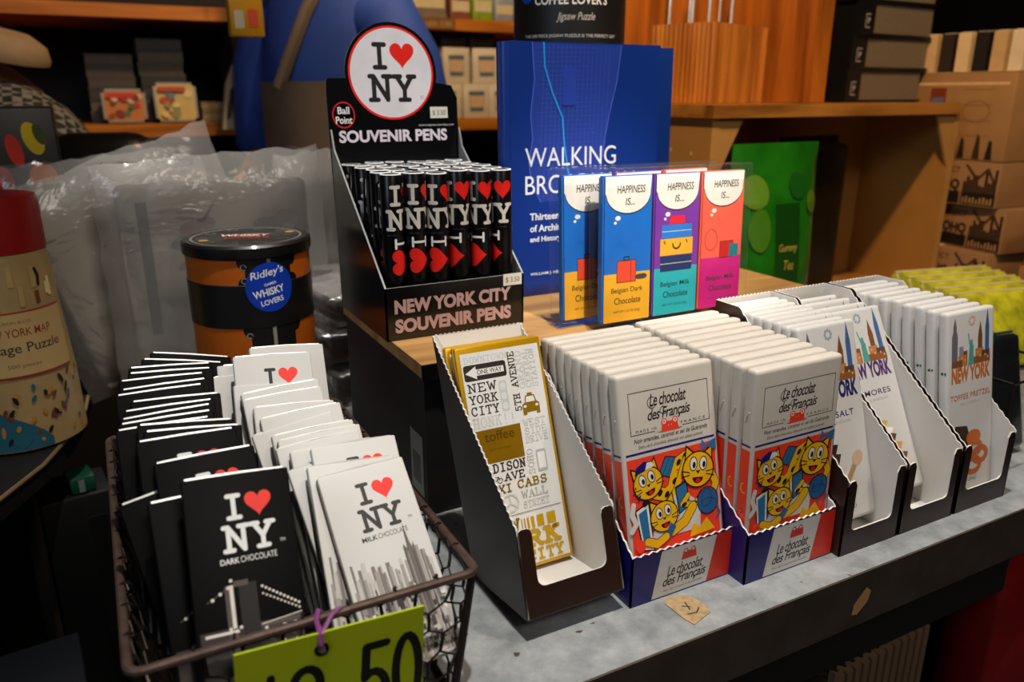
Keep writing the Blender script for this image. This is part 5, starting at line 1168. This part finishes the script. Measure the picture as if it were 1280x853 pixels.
# ================================================================== RIGHT: PRINTED KRAFT BOXES
KB = M('#8f6c47', .55, var=.1, scale=20, name='kraft_print'); KK = M('#1c130c', .5); 
def city_box(label, loc, rz, W, D, H_):
    b = thing('printed_box', label, 'box', loc, rz, 'printed kraft boxes')
    m = MB(); m.rbox((W, D, H_), (W / 2, D / 2, H_ / 2), KB, .0015)
    A = Art()
    A.rect(-.118, .002, -.060, H_ * .30, KK); A.text('SOHO', -.112, H_ * .34, .050, H_ * .24, KK, .05); A.text('PROJECT', -.110, H_ * .68, .046, H_ * .18, M('#4a3420', .5), .02)
    A.rect(-.057, .002, -.003, H_ * .30, KK); rr = random.Random(3)
    for k in range(11): x = -.056 + k * .0048; A.rect(x, H_ * .28, x + .0042, H_ * (.45 + .4 * rr.random()), KK)
    A.strokes([[(-.054, H_ * .9), (-.035, H_ * .6), (-.020, H_ * .85), (-.006, H_ * .5)]], .004, M('#3a2818', .5))
    for k in range(9): A.rect(-.054 + k * .0055, H_ * .06, -.0515 + k * .0055, H_ * (.14 + .1 * rr.random()), M('#a8845a', .5))
    for k in range(7): A.rect(-.114 + k * .0075, H_ * .26, -.109 + k * .0075, H_ * (.30 + .05 * rr.random()), KK)
    m.art(A, lambda u, v, e: (-e, -u, v))
    A = Art()
    A.poly([(W * .35, H_ * .05), (W * .42, H_ * .55), (W * .36, H_ * .85), (W * .52, H_ * .95), (W * .62, H_ * .6), (W * .80, H_ * .55), (W * .85, H_ * .05), (W * .78, H_ * .05), (W * .75, H_ * .35), (W * .5, H_ * .35), (W * .44, H_ * .05)], M('#4a2c18', .5))
    m.art(A, lambda u, v, e: (u, -e, v)).build('carton', b, smooth=30)
    MB().box((.004, D * .46, H_ + .0001), (W - .004, D * .54, H_ + .0004), M('#d8c3a0', .5)).build('top_tape', b, smooth=0)
    return b
X0, Y0 = 1.165, .690
for i in range(3): city_box('%s of the printed boxes stacked right of the crate' % ('lowest', 'middle', 'topmost')[i], (X0 + (0, .012, .004)[i], Y0 + (0, -.008, .006)[i], .0005 + .0665 * i), R_((-4, -6, -2)[i]), .21, .185, .066)
for i in range(2): city_box('%s printed box lying before the tall box stack at the right edge' % ('lower', 'upper')[i], (1.17, .52, .0005 + .0605 * i), R_(6 - 4 * i), .16, .12, .06)
t = thing('map_carton', 'large kraft carton with skyline print standing on the printed boxes', 'box', (X0 + .005, Y0 + .008, .2005), R_(-3))
m = MB(); m.rbox((.19, .165, .125), (.095, .0825, .0628), M('#9a7448', .55, var=.1, scale=20), .0015)
A = Art()
for k, (a, h_, c) in enumerate(((-.150, .05, '#6b7a90'), (-.140, .075, '#7f8ba0'), (-.125, .035, '#1f150e'), (-.112, .03, '#1f150e'), (-.100, .048, '#7a2f1c'), (-.088, .040, '#1f150e'), (-.075, .030, '#2a1c12'), (-.050, .035, '#3a2616'), (-.03, .028, '#1f150e'))): A.poly([(a, .002), (a + .012, .002), (a + .009, h_), (a + .004, h_ * 1.1)], M(c, .5))
A.rect(-.135, .076, -.108, .104, M('#7a3018', .5)); A.rect(-.132, .080, -.111, .090, M('#5b6a80', .5)); A.rect(-.16, .108, -.01, .112, M('#d3b080', .5)); A.ring(-.055, .07, .022, .016, .001, M('#6b4a28', .5))
for k in range(4): A.text('Greenwich', -.08, .1 - k * .022, .05, .004, M('#7a5430', .5))
m.art(A, lambda u, v, e: (-e, -u, v)); m.build('carton', t, smooth=30)
MB().box((0, 0, .1256), (.19, .165, .1266), M('#caa878', .5)).build('lid_flap', t, smooth=0)
for i in range(6):
    b = thing('paperback', '%s pale spined book standing on the large kraft carton' % ('first', 'second', 'third', 'fourth', 'fifth', 'sixth')[i], 'book', (X0 + .012, Y0 + .155 - i * .027, .3275), 0, 'books on the kraft carton')
    MB().box((0, -.010, .0002), (.13, .010, .055), M(('#c9a878', '#2a1c12', '#d8bd90', '#15100c', '#c0a070', '#d8c8a8')[i], .6)).build('cover', b, smooth=0)
    MB().box((.003, -.0085, .0552), (.128, .0085, .0558), M('#e0d2b4', .8)).build('pages', b, smooth=0)

# yellow green bags and dark packets by the right edge
YG = M('#9aa01e', .4, var=.45, scale=70, bump=.3, name='yellow_green_print', coat=.4)
for i in range(5):
    t = thing('snack_bag', '%s yellow green printed bag leaning right of the toffee pretzel bars' % ordw(i, 5), 'snack bag', (.885 + .012 * i, .470 + .026 * i, .004), R_(-10), 'yellow green bags')
    t.rotation_euler = (R_(-28), 0, R_(-12))
    m = MB(); m.rbox((.150, .014, .086), (0, 0, .045), YG, .005, 3).build('bag', t, smooth=60)
    MB().tube([(-.07, 0, .0885), (.07, 0, .0885)], .0022, M('#c9c49a', .3, .3), 6).build('crimped_seal', t)
DKP = M('#17181a', .25, var=.2, bump=.4, scale=50, name='black_plastic_packet', coat=.3)
for i in range(4):
    t = thing('dark_packet', '%s glossy dark packet at the right end of the counter' % ordw(i, 4), 'packet', (.650 + .004 * i, .350 + .030 * i, .003), 0, 'dark packets')
    t.rotation_euler = (R_(-14), 0, R_(-6))
    m = MB(); m.rbox((.062, .012, .098), (0, 0, .051), DKP, .004, 2).build('packet', t, smooth=50)
    MB().tube([(-.028, 0, .1015), (.028, 0, .1015)], .0014, M('#7a7c80', .25, .7), 6).build('crimped_seal', t)
t = thing('slim_box', 'slim green backed box standing beside the toffee pretzel carton', 'box', (.6010, .372, .0006), R_(0))
m = MB(); m.rbox((.009, .062, .118), (0, 0, .0595), M('#10382c', .4), .001); m.build('sleeve', t, smooth=30); MB().box((-.0035, -.029, .1188), (.0035, .029, .1205), M('#d8d4c8', .5)).build('inner_card', t, smooth=0)
t = thing('wire_rack', 'thin dark wire rack holding the dark packets at the right', 'rack', (.66, .36, 0))
off = rel(t)
MB().tube([(.612, .325, .080), (.700, .325, .080), (.700, .48, .080), (.612, .48, .080)], .0013, WIRE, 8, True).build('rim', t, loc=off)
for x, y in ((.612, .325), (.700, .325), (.700, .48), (.612, .48)): MB().tube([(x, y, .0805), (x, y, .0005)], .0013, WIRE, 8).build('post', t, loc=off)

# ================================================================== BACK SHELVES AND STOCK
SH = wood('orange_shelf', '#8a4708', '#cf7a1a', (3, 40, 40))
t = thing('wall_shelving', 'orange wooden wall shelves with dark backing along the back wall', 'shelving', (.5, 1.85, -.95)); off = rel(t)
SY = 1.70
for z in (.2405, .4530): MB().box((-1.2, SY, z - .024), (1.75, 2.015, z), SH).build('shelf', t, smooth=0, loc=off)
MB().box((-1.2, 2.0155, -.949), (1.75, 2.0195, 1.2), M('#0c0907', .8, name='shelf_back')).build('back_panel', t, smooth=0, loc=off)
for x in (-1.2, .29, 1.75): MB().box((x - .012, SY + .01, -.949), (x + .012, 2.0150, .2160), M('#2a1608', .6)).box((x - .012, SY + .01, .2410), (x + .012, 2.0150, .4280), M('#2a1608', .6)).build('upright', t, smooth=0, loc=off)
ZS, ZU = .2408, .4533
BEZ = M('#8f8a80', .35, .6, name='tin_edge')
def tin(label, x, w_, h_, seed, cols):
    t = thing('picture_tin', label, 'tin', (x, SY + .035, ZS), 0, 'picture tins'); t.rotation_euler = (R_(-6), 0, 0)
    bmx = bmesh.new(); bmesh.ops.create_cube(bmx, size=1)
    for v in bmx.verts: v.co = Vector((v.co.x * w_, v.co.y * .024, v.co.z * h_ + h_ / 2 + .001))
    ed = [e for e in bmx.edges if abs(e.verts[0].co.y - e.verts[1].co.y) > .01]; bmesh.ops.bevel(bmx, geom=ed, offset=.007, segments=4, affect='EDGES')
    MB().bm(bmx, BEZ).build('tin_body', t, smooth=40)
    A = Art(.0003); rr = random.Random(seed); A.rrect(-w_ / 2 + .004, .005, w_ / 2 - .004, h_ - .003, .007, M(cols[0], .45))
    for k in range(14): a = rr.uniform(-w_ / 2 + .012, w_ / 2 - .012); b_ = rr.uniform(.012, h_ - .012); A.ell(a, b_, rr.uniform(.004, .010), rr.uniform(.003, .009), M(cols[1 + k % (len(cols) - 1)], .45), 12, rr.uniform(0, 90))
    A.rect(-w_ / 2 + .008, h_ - .016, w_ / 2 - .02, h_ - .007, M(cols[1], .45))
    MB().art(A, lambda u, v, e: (u, -.012 - e, v)).build('printed_lid', t, smooth=0)
tin('red and orange picture tin on the back shelf, left of the pair', .072, .076, .062, 2, ('#b8702a', '#c0241c', '#7a2a1c', '#4a6a3a', '#d8b088', '#8e3a14'))
tin('cream and yellow picture tin on the back shelf, right of the pair', .164, .078, .074, 4, ('#c7a860', '#b8401c', '#8a8a48', '#6a7480', '#d8c080', '#4a6a2a'))
def stack(label, x, y, z, w_, d, hs, cols, grp):
    for i, h_ in enumerate(hs):
        t = thing('stacked_box', label % ('lowest', 'second', 'third', 'fourth', 'fifth', 'sixth', 'seventh', 'eighth')[i], 'boxed stock', (x + random.uniform(-.002, .002), y, z), R_(random.uniform(-1, 1)), grp)
        MB().box((-w_ / 2, -d / 2, .0002), (w_ / 2, d / 2, h_ - .004), M(cols[i % len(cols)], .5, var=.1)).build('box_base', t, smooth=0)
        MB().box((-w_ / 2 - .001, -d / 2 - .001, h_ - .0038), (w_ / 2 + .001, d / 2 + .001, h_ - .0006), M(cols[(i + 1) % len(cols)], .5, var=.1)).build('box_lid', t, smooth=0)
        z += h_
stack('%s dim grey box of the left stack on the back shelf', .058, SY + .12, ZS, .082, .09, (.022, .022, .022, .021, .021, .021), ('#4a4038', '#57493c', '#3a322c', '#453b33'), 'left stack of grey boxes')
stack('%s dim grey box of the taller stack on the back shelf', .150, SY + .12, ZS, .082, .09, (.024, .024, .022, .022, .022, .022, .022), ('#544a3a', '#62563f', '#3c3632', '#2d2a28'), 'taller stack of grey boxes')
stack('%s flat tan box lying on the back shelf right of the tins', .236, SY + .06, ZS, .052, .07, (.010, .010, .010, .010), ('#8a7350', '#a58c62'), 'flat tan boxes')
# mug boxes
def mug_box(label, x, y, z, s, rz=0, dark=False):
    t = thing('mug_box', label, 'mug box', (x, y, z), rz, 'boxed mugs on the shelf')
    MB().rbox((s, s, s * 1.12), (0, 0, s * .561), M('#cdbca2' if not dark else '#3d2c1c', .5, var=.06, name='pale_mug_box'), .001).build('carton', t, smooth=30)
    A = Art(.0003); q = s
    A.poly([(-.30 * q, .88 * q), (.30 * q, .88 * q), (.25 * q, .22 * q), (-.25 * q, .22 * q)], M('#566470' if not dark else '#251a12', .4)); A.poly([(-.27 * q, .74 * q), (.27 * q, .74 * q), (.24 * q, .36 * q), (-.24 * q, .36 * q)], M('#d0a680' if not dark else '#4a3422', .5))
    MB().art(A, lambda u, v, e: (u, -q / 2 - e, v)).build('mug_picture', t, smooth=0)
names = ['front left', 'front centre', 'front right']
s = .068; k = 0
for i, (x, zz, dk) in enumerate(((.735, 0, 0), (.806, 0, 0), (.876, 0, 0), (.760, 1, 0), (.842, 1, 0), (.690, 2, 1), (.765, 2, 1), (.835, 2, 1))):
    lab = ('bottom left white mug box beside the pen header', 'bottom middle white mug box on the shelf', 'bottom right white mug box beside the blue book', 'middle level white mug box above the bottom pair at left', 'middle level white mug box nearest the blue book', 'upper left dim mug box under the top shelf', 'upper middle dim mug box under the top shelf', 'upper right dim mug box under the top shelf')[i]
    mug_box(lab, x, SY + .045 + .012 * zz, ZS + .0005 + zz * (s * 1.12 + .0012), s if not dk else .062, R_((0, 2, -3, 6, -5, 0, 0, 0)[i]), dk)
# upper shelf goods above the header
for i, (x, w_, h_, c) in enumerate(((.585, .08, .07, '#b0741c'), (.69, .10, .07, '#7a6f60'), (.775, .05, .055, '#7d4a32'), (.830, .05, .06, '#7c9a1c'), (.885, .05, .05, '#8a8d94'), (.95, .09, .07, '#1a1614'))):
    t = thing('shelf_item', ('amber box on the top shelf', 'pale slatted box on the top shelf', 'small brown tub on the top shelf', 'lime green carton on the top shelf', 'small grey jar box on the top shelf', 'black box on the top shelf beside the jigsaw tube')[i], 'box', (x, SY + .05, ZU), 0, 'goods on the top shelf')
    MB().rbox((w_, .06, h_), (0, 0, h_ / 2 + .0003), M(c, .5, var=.15), .003).build('carton', t, smooth=30)
    MB().box((-w_ / 2 + .004, -.0308, h_ * .3), (w_ / 2 - .004, -.0302, h_ * .7), M('#c7b48c' if i != 5 else '#8a8d94', .5)).build('label', t, smooth=0)
t = thing('shelf_sign', 'brown wooden strip with pale painted letters along the top shelf edge', 'sign', (.675, SY - .001, .441))
m = MB().box((-.085, -.004, -.011), (.075, 0, .0115), wood('sign_wood', '#5a3512', '#8a5a26', (4, 30, 30))); A = Art(.0003); A.text('PRODUCTS OF NEW YORK', -.080, -.006, .150, .012, M('#b08a58', .6), .01); m.art(A, lambda u, v, e: (u, -.004 - e, v)).build('board', t, smooth=0)

# yellow package hanging at the shelf end
t = thing('yellow_package', 'yellow printed package hanging before the shelf end at the top', 'package', (.207, 1.150, .368), R_(4))
m = MB(); m.rbox((.044, .016, .100), (0, 0, .05), M('#c08a10', .45, name='yellow_card'), .002)
A = Art(.0003); A.rect(-.016, .010, -.004, .032, M('#a8a494', .5)); A.rect(.002, .012, .014, .034, M('#c0401c', .5)); A.ell(-.012, .075, .012, .02, M('#5a8a1c', .5)); m.art(A, lambda u, v, e: (u, -.008 - e, v)).build('carton', t, smooth=30)
MB().tube([(0, 0, .1), (0, 0, .4), (0, 0, 1.331)], .001, WIRE, 5).build('hanging_cord', t)
# steel coffee-pot like vessel at the shelf end
t = thing('cream_bag', 'cream tote bag with dark strap hanging beside the shelf end', 'bag', (.262, 1.60, .232), R_(0))
m = MB(); pr = [(-.034, 0), (.030, 0), (.024, .05), (.016, .105), (-.004, .115), (-.020, .08)]
m.slab([(x, 0, z) for x, z in pr], (0, -1, 0), .02, M('#a58f74', .7, var=.1, name='cream_canvas')); m.build('bag_body', t, smooth=0)
MB().tube([(-.022, -.003, .02), (-.012, -.006, .07), (.006, -.008, .085), (.022, -.008, .075)], .003, M('#15110e', .5), 6).build('strap', t)
MB().tube([(.004, .01, .115), (.004, .02, .50), (.004, .10, 1.467)], .0012, WIRE, 5).build('hanging_cord', t)

# ================================================================== PEOPLE
def skin_body(name, verts, edges, radii, mat, parent, root=0, sub=2):
    me = bpy.data.meshes.new(name); me.from_pydata(verts, edges, []); me.materials.append(mat)
    o = bpy.data.objects.new(name, me); C.objects.link(o); o.parent = parent
    sk = o.modifiers.new('skin', 'SKIN'); sk.use_smooth_shade = True
    ly = me.skin_vertices[0].data
    for i, r in enumerate(radii): ly[i].radius = r if isinstance(r, tuple) else (r, r)
    ly[root].use_root = True
    ss = o.modifiers.new('sub', 'SUBSURF'); ss.levels = sub; ss.render_levels = sub
    return o
SKIN = M('#9a6444', .5, var=.05, name='skin'); BLUET = M('#1e3f92', .75, var=.12, scale=8, name='blue_tee'); APR = M('#6d5a47', .8, var=.1, scale=10, name='taupe_apron')
P0 = thing('person', 'person in blue tee shirt and taupe apron standing behind the pen stand', 'person', (.398, 1.440, -.95), R_(-56)); P0.scale = (.88, .88, .955)
# body: standing, one continuous surface (metres from the floor at the person's feet)
bv = [(0, 0, .98), (0, 0, 1.12), (0, 0, 1.30), (0, 0, 1.46), (0, -.01, 1.53), (0, -.02, 1.62), (0, -.03, 1.72),
      (.15, 0, 1.42), (.198, .01, 1.20), (.18, -.16, 1.04), (-.15, 0, 1.42), (-.198, .01, 1.20), (-.17, -.17, 1.04),
      (.10, 0, .93), (.105, 0, .50), (.105, .02, .09), (.105, -.12, .05), (-.10, 0, .93), (-.105, 0, .50), (-.105, .02, .09), (-.105, -.12, .05), (.19, -.22, 1.02), (-.17, -.23, 1.02)]
be = [(0, 1), (1, 2), (2, 3), (3, 4), (4, 5), (5, 6), (3, 7), (7, 8), (8, 9), (3, 10), (10, 11), (11, 12), (0, 13), (13, 14), (14, 15), (15, 16), (0, 17), (17, 18), (18, 19), (19, 20), (9, 21), (12, 22)]
br = [(.11, .08), (.10, .075), (.105, .075), (.075, .06), .045, .074, .072, .046, .040, .034, .046, .040, .034, .085, .058, .042, .035, .085, .058, .042, .035, .030, .030]
skin_body('body', bv, be, br, SKIN, P0)
def hand(parent, at, sx):
    m = MB(); a = Vector(at)
    m.rbox((.070, .085, .028), (a.x, a.y - .03, a.z), SKIN, .011, 3)
    for k, (dx, l) in enumerate(((-.027, .062), (-.009, .072), (.009, .068), (.026, .052))): m.tube([a + Vector((dx, -.065, 0)), a + Vector((dx, -.065 - l * .55, -.008)), a + Vector((dx, -.065 - l * .9, -.028))], [.0095, .0085, .0070], SKIN, 8)
    m.tube([a + Vector((-sx * .032, -.01, 0)), a + Vector((-sx * .055, -.045, -.006)), a + Vector((-sx * .056, -.070, -.014))], [.0115, .0100, .0080], SKIN, 8)
    m.build('hand', parent, smooth=60)
hand(P0, (.19, -.235, 1.02), 1); hand(P0, (-.17, -.245, 1.02), -1)
def torso(name, rings, sleeves, mat, parent, n=28):
    m = MB(); vs = []
    for z, rx, ry, cx_, cy_ in rings:
        for k in range(n): q = 2 * PI * k / n; vs.append((cx_ + rx * math.cos(q), cy_ + ry * math.sin(q), z))
    fs = [(i * n + k, i * n + (k + 1) % n, (i + 1) * n + (k + 1) % n, (i + 1) * n + k) for i in range(len(rings) - 1) for k in range(n)]
    m.add(vs, fs, mat)
    for pts, rs in sleeves: m.tube(pts, rs, mat, 16, cap=False)
    o = m.build(name, parent, smooth=80); return o
torso('tee_shirt', [(.93, .150, .108, 0, 0), (1.05, .146, .102, 0, 0), (1.18, .150, .100, 0, 0), (1.32, .158, .104, 0, 0), (1.40, .155, .098, 0, 0), (1.465, .130, .085, 0, 0), (1.51, .082, .074, 0, -.005), (1.545, .064, .064, 0, -.01)],
      [([(sx * .09, 0, 1.43), (sx * .14, 0, 1.415), (sx * .175, .005, 1.35), (sx * .195, .01, 1.26), (sx * .202, .01, 1.205), (sx * .200, .01, 1.20)], [.055, .068, .072, .070, .066, .052]) for sx in (-1, 1)], BLUET, P0)
skin_body('trousers', [(0, 0, .99), (.10, 0, .90), (.108, 0, .50), (.108, .01, .12), (-.10, 0, .90), (-.108, 0, .50), (-.108, .01, .12)], [(0, 1), (1, 2), (2, 3), (0, 4), (4, 5), (5, 6)], [(.175, .13), .105, .075, .065, .105, .075, .065], M('#1a1c22', .8), P0)
# apron: curved sheet over the chest and lap, neck strap
def sheet(rows, mat, name, parent, th=.005):
    m = MB(); n = 12
    for s in (0, 1):
        vs = []
        for (z, hw, rx, ry) in rows:
            for i in range(n + 1):
                x = hw * (-1 + 2 * i / n); vs.append((x, -ry * math.sqrt(max(.02, 1 - (x / rx) ** 2)) - .004 - (th if s == 0 else 0), z))
        fs = []
        for j in range(len(rows) - 1):
            for i in range(n): q = (j * (n + 1) + i, j * (n + 1) + i + 1, (j + 1) * (n + 1) + i + 1, (j + 1) * (n + 1) + i); fs.append(q if s == 0 else q[::-1])
        m.add(vs, fs, mat)
    return m.build(name, parent, smooth=70)
sheet([(.55, .17, .24, .19), (.80, .18, .22, .18), (.98, .150, .160, .135), (1.10, .145, .156, .112), (1.20, .125, .158, .106), (1.325, .098, .162, .112)], APR, 'apron', P0)
MB().tube([(-.035, -.112, 1.315), (-.005, -.106, 1.37), (.030, -.092, 1.44), (.058, -.060, 1.505), (.066, -.010, 1.55), (.045, .055, 1.58), (0, .075, 1.585)], .013, APR, 8).build('apron_strap', P0)
m = MB().lathe([(.002, 1.63), (.060, 1.635), (.086, 1.67), (.094, 1.72), (.080, 1.78), (.040, 1.815), (.002, 1.822)], M('#1c120c', .7, name='dark_hair'), 20, (0, .022)); m.build('hair', P0, smooth=80)
m = MB(); 
for sx in (-.03, .03): m.rbox((.020, .012, .009), (sx, -.094, 1.688), M('#e4dccf', .4), .004)
m.rbox((.020, .026, .040), (0, -.100, 1.662), SKIN, .008, 3); m.rbox((.040, .010, .009), (0, -.092, 1.622), M('#7a3f34', .5), .004); m.build('face_features', P0, smooth=60)

# leaning customer at far left
PL_ = plaid('black_white_plaid', '#08080a', '#6f695f', 85)
P1 = thing('person', 'person in plaid shirt and tan cap bending at the far left edge', 'person', (-.33, 1.49, -.95))
bv = [(0, 0, .92), (.05, -.02, 1.05), (.12, -.05, 1.17), (.19, -.075, 1.215), (.215, -.085, 1.235), (.235, -.092, 1.255), (.245, -.098, 1.27), (.27, -.150, 1.195), (.325, -.24, 1.02), (.20, -.32, .97), (.05, .05, 1.12), (.10, .06, .95), (.19, .02, .97),
      (.09, .03, .87), (.09, .0, .46), (.09, .03, .09), (.09, -.11, .05), (-.09, .03, .87), (-.09, 0, .46), (-.09, .03, .09), (-.09, -.11, .05)]
be = [(0, 1), (1, 2), (2, 3), (3, 4), (4, 5), (5, 6), (3, 7), (7, 8), (8, 9), (2, 10), (10, 11), (11, 12), (0, 13), (13, 14), (14, 15), (15, 16), (0, 17), (17, 18), (18, 19), (19, 20)]
br = [(.085, .07), (.085, .07), (.08, .06), (.06, .05), .045, .068, .066, .045, .040, .032, .045, .040, .032, .08, .058, .042, .035, .08, .058, .042, .035]
skin_body('body', bv, be, br, SKIN, P1)
skin_body('plaid_shirt', [(0, 0, .86)] + bv[1:4] + [bv[7], bv[8], bv[10], bv[11]], [(0, 1), (1, 2), (2, 3), (3, 4), (4, 5), (2, 6), (6, 7)], [(.125, .10), (.122, .10), (.112, .095), .082, .076, .060, .076, .058], PL_, P1)
skin_body('trousers', [(0, 0, .93)] + bv[13:16] + bv[17:20], [(0, 1), (1, 2), (2, 3), (0, 4), (4, 5), (5, 6)], [(.165, .13), .10, .072, .06, .10, .072, .06], M('#14141a', .8), P1)
m = MB().lathe([(.074, 0), (.075, .012), (.068, .038), (.045, .058), (.004, .064)], M('#8f7458', .75, var=.06, name='tan_cap'), 24)
o = m.build('cap', P1, smooth=60); o.location = (.232, -.092, 1.298); o.rotation_euler = (R_(8), R_(12), 0); o.scale = (.90, .90, .62)
hand(P1, (.195, -.325, .97), 1); hand(P1, (.20, -.03, .97), -1)
t = thing('shoulder_bag', 'black leather shoulder bag with brass zip behind the clear shirt bags', 'bag', (-.006, 1.130, .0005), R_(-10))
LEA = M('#0d0c0d', .32, var=.1, bump=.2, name='black_leather'); BRS = M('#8a6a24', .3, .8, name='brass_zip')
m = MB(); m.rbox((.145, .09, .250), (.02, 0, .125), LEA, .040, 5).build('bag_body', t, smooth=60)
m = MB(); m.rbox((.075, .05, .10), (.052, -.055, .170), LEA, .022, 4).build('front_pocket', t, smooth=60)
MB().tube([(.012, -.072, .130), (.010, -.083, .16), (.022, -.083, .19), (.042, -.080, .212)], .0024, BRS, 6).build('zip', t)
MB().tube([(-.05, .03, .215), (-.055, .058, .19), (-.02, .066, .13), (.03, .062, .14), (.065, .040, .20)], .008, LEA, 8).build('handle', t)

# ================================================================== BELOW THE COUNTER
t = thing('floor_shelf', 'dark low shelf unit at the left below the side table', 'shelf', (-.30, .62, -.95)); off = rel(t)
SD = M('#0e0b09', .7, var=.2, name='black_stained_wood')
for z in (-.30, -.60): MB().box((-.70, .42, z - .02), (-.045, .80, z), SD).build('shelf_board', t, smooth=0, loc=off)
for x in (-.70, -.065): MB().box((x, .42, -.949), (x + .02, .80, -.6205), SD).box((x, .42, -.5995), (x + .02, .80, -.3205), SD).build('upright', t, smooth=0, loc=off)
def low_box(label, x, y, w_, d, h_, c, c2, rz=0):
    t = thing('stock_box', label, 'box', (x, y, -.2995), R_(rz), 'boxes on the low shelf')
    MB().rbox((w_, d, h_), (0, 0, h_ / 2), M(c, .5, var=.1), .002).build('carton', t, smooth=30)
    MB().box((w_ * .12, -d / 2 - .0006, h_ * .35), (w_ * .38, -d / 2 - .0001, h_ * .9), M(c2, .5)).build('label', t, smooth=0)
low_box('dark blue box with tan label on the low shelf', -.16, .60, .20, .12, .16, '#04070f', '#1c170d', 5)
low_box('near black tall box on the low shelf beneath the puzzle bottle', -.060, .800, .06, .06, .235, '#050404', '#0a0807', 8)
t = thing('green_packet', 'small green packet with white stripe lying on the tall dark box at left', 'packet', (-.052, .790, -.0640), R_(12))
MB().rbox((.022, .030, .016), (0, 0, .0082), M('#06402c', .5, var=.1), .002).build('packet', t, smooth=30); MB().box((-.004, -.0156, .002), (.001, -.0151, .014), M('#6a7a76', .5)).build('stripe', t, smooth=0)
low_box('dull tan box on the low shelf before the blue box', -.22, .46, .11, .06, .06, '#1c160e', '#100c08', -6)
# under the lip at the right
t = thing('low_table', 'dark low table under the counter lip at lower right', 'table', (.75, .12, -.95)); off = rel(t)
MB().box((.38, .02, -.30), (1.1, .36, -.28), SD).build('table_top', t, smooth=0, loc=off)
for x, y in ((.40, .04), (1.08, .04), (.40, .25), (1.08, .25)): MB().box((x - .015, y - .015, -.949), (x + .015, y + .015, -.3005), SD).build('leg', t, smooth=0, loc=off)
CORR = M('#6b5138', .7, var=.12, scale=30, name='corrugated_card')
t = thing('corrugated_holder', 'tan corrugated cardboard holder under the counter at lower right', 'holder', (.470, .300, -.2795), R_(4))
m = MB(); P = []
for i in range(48): P.append((-.055 + .110 * i / 47, -.0022 if i % 4 in (1, 2) else .0022))
P2 = [(x, y + .006) for x, y in P][::-1]
for i in range(47): m.add([(P[i][0], P[i][1], 0), (P[i + 1][0], P[i + 1][1], 0), (P[i + 1][0], P[i + 1][1], .185), (P[i][0], P[i][1], .185), (P[i][0], P[i][1] + .005, 0), (P[i + 1][0], P[i + 1][1] + .005, 0), (P[i + 1][0], P[i + 1][1] + .005, .185), (P[i][0], P[i][1] + .005, .185)], [(0, 1, 2, 3), (5, 4, 7, 6), (3, 2, 6, 7), (4, 5, 1, 0)], CORR)
m.build('ridged_front', t, smooth=0)
MB().box((-.055, .0075, 0), (.055, .045, .175), M('#3a2a1c', .7)).build('backing', t, smooth=0)
t = thing('red_package', 'deep red package under the counter at the right edge', 'package', (.682, .315, -.2795), R_(-6))
m = MB(); m.rbox((.14, .05, .235), (0, 0, .118), M('#7a0a0a', .45, var=.1, name='deep_red'), .006, 3).build('carton', t, smooth=40)
MB().box((-.06, -.0258, .02), (.06, -.0252, .05), M('#3a0505', .5)).build('label', t, smooth=0)
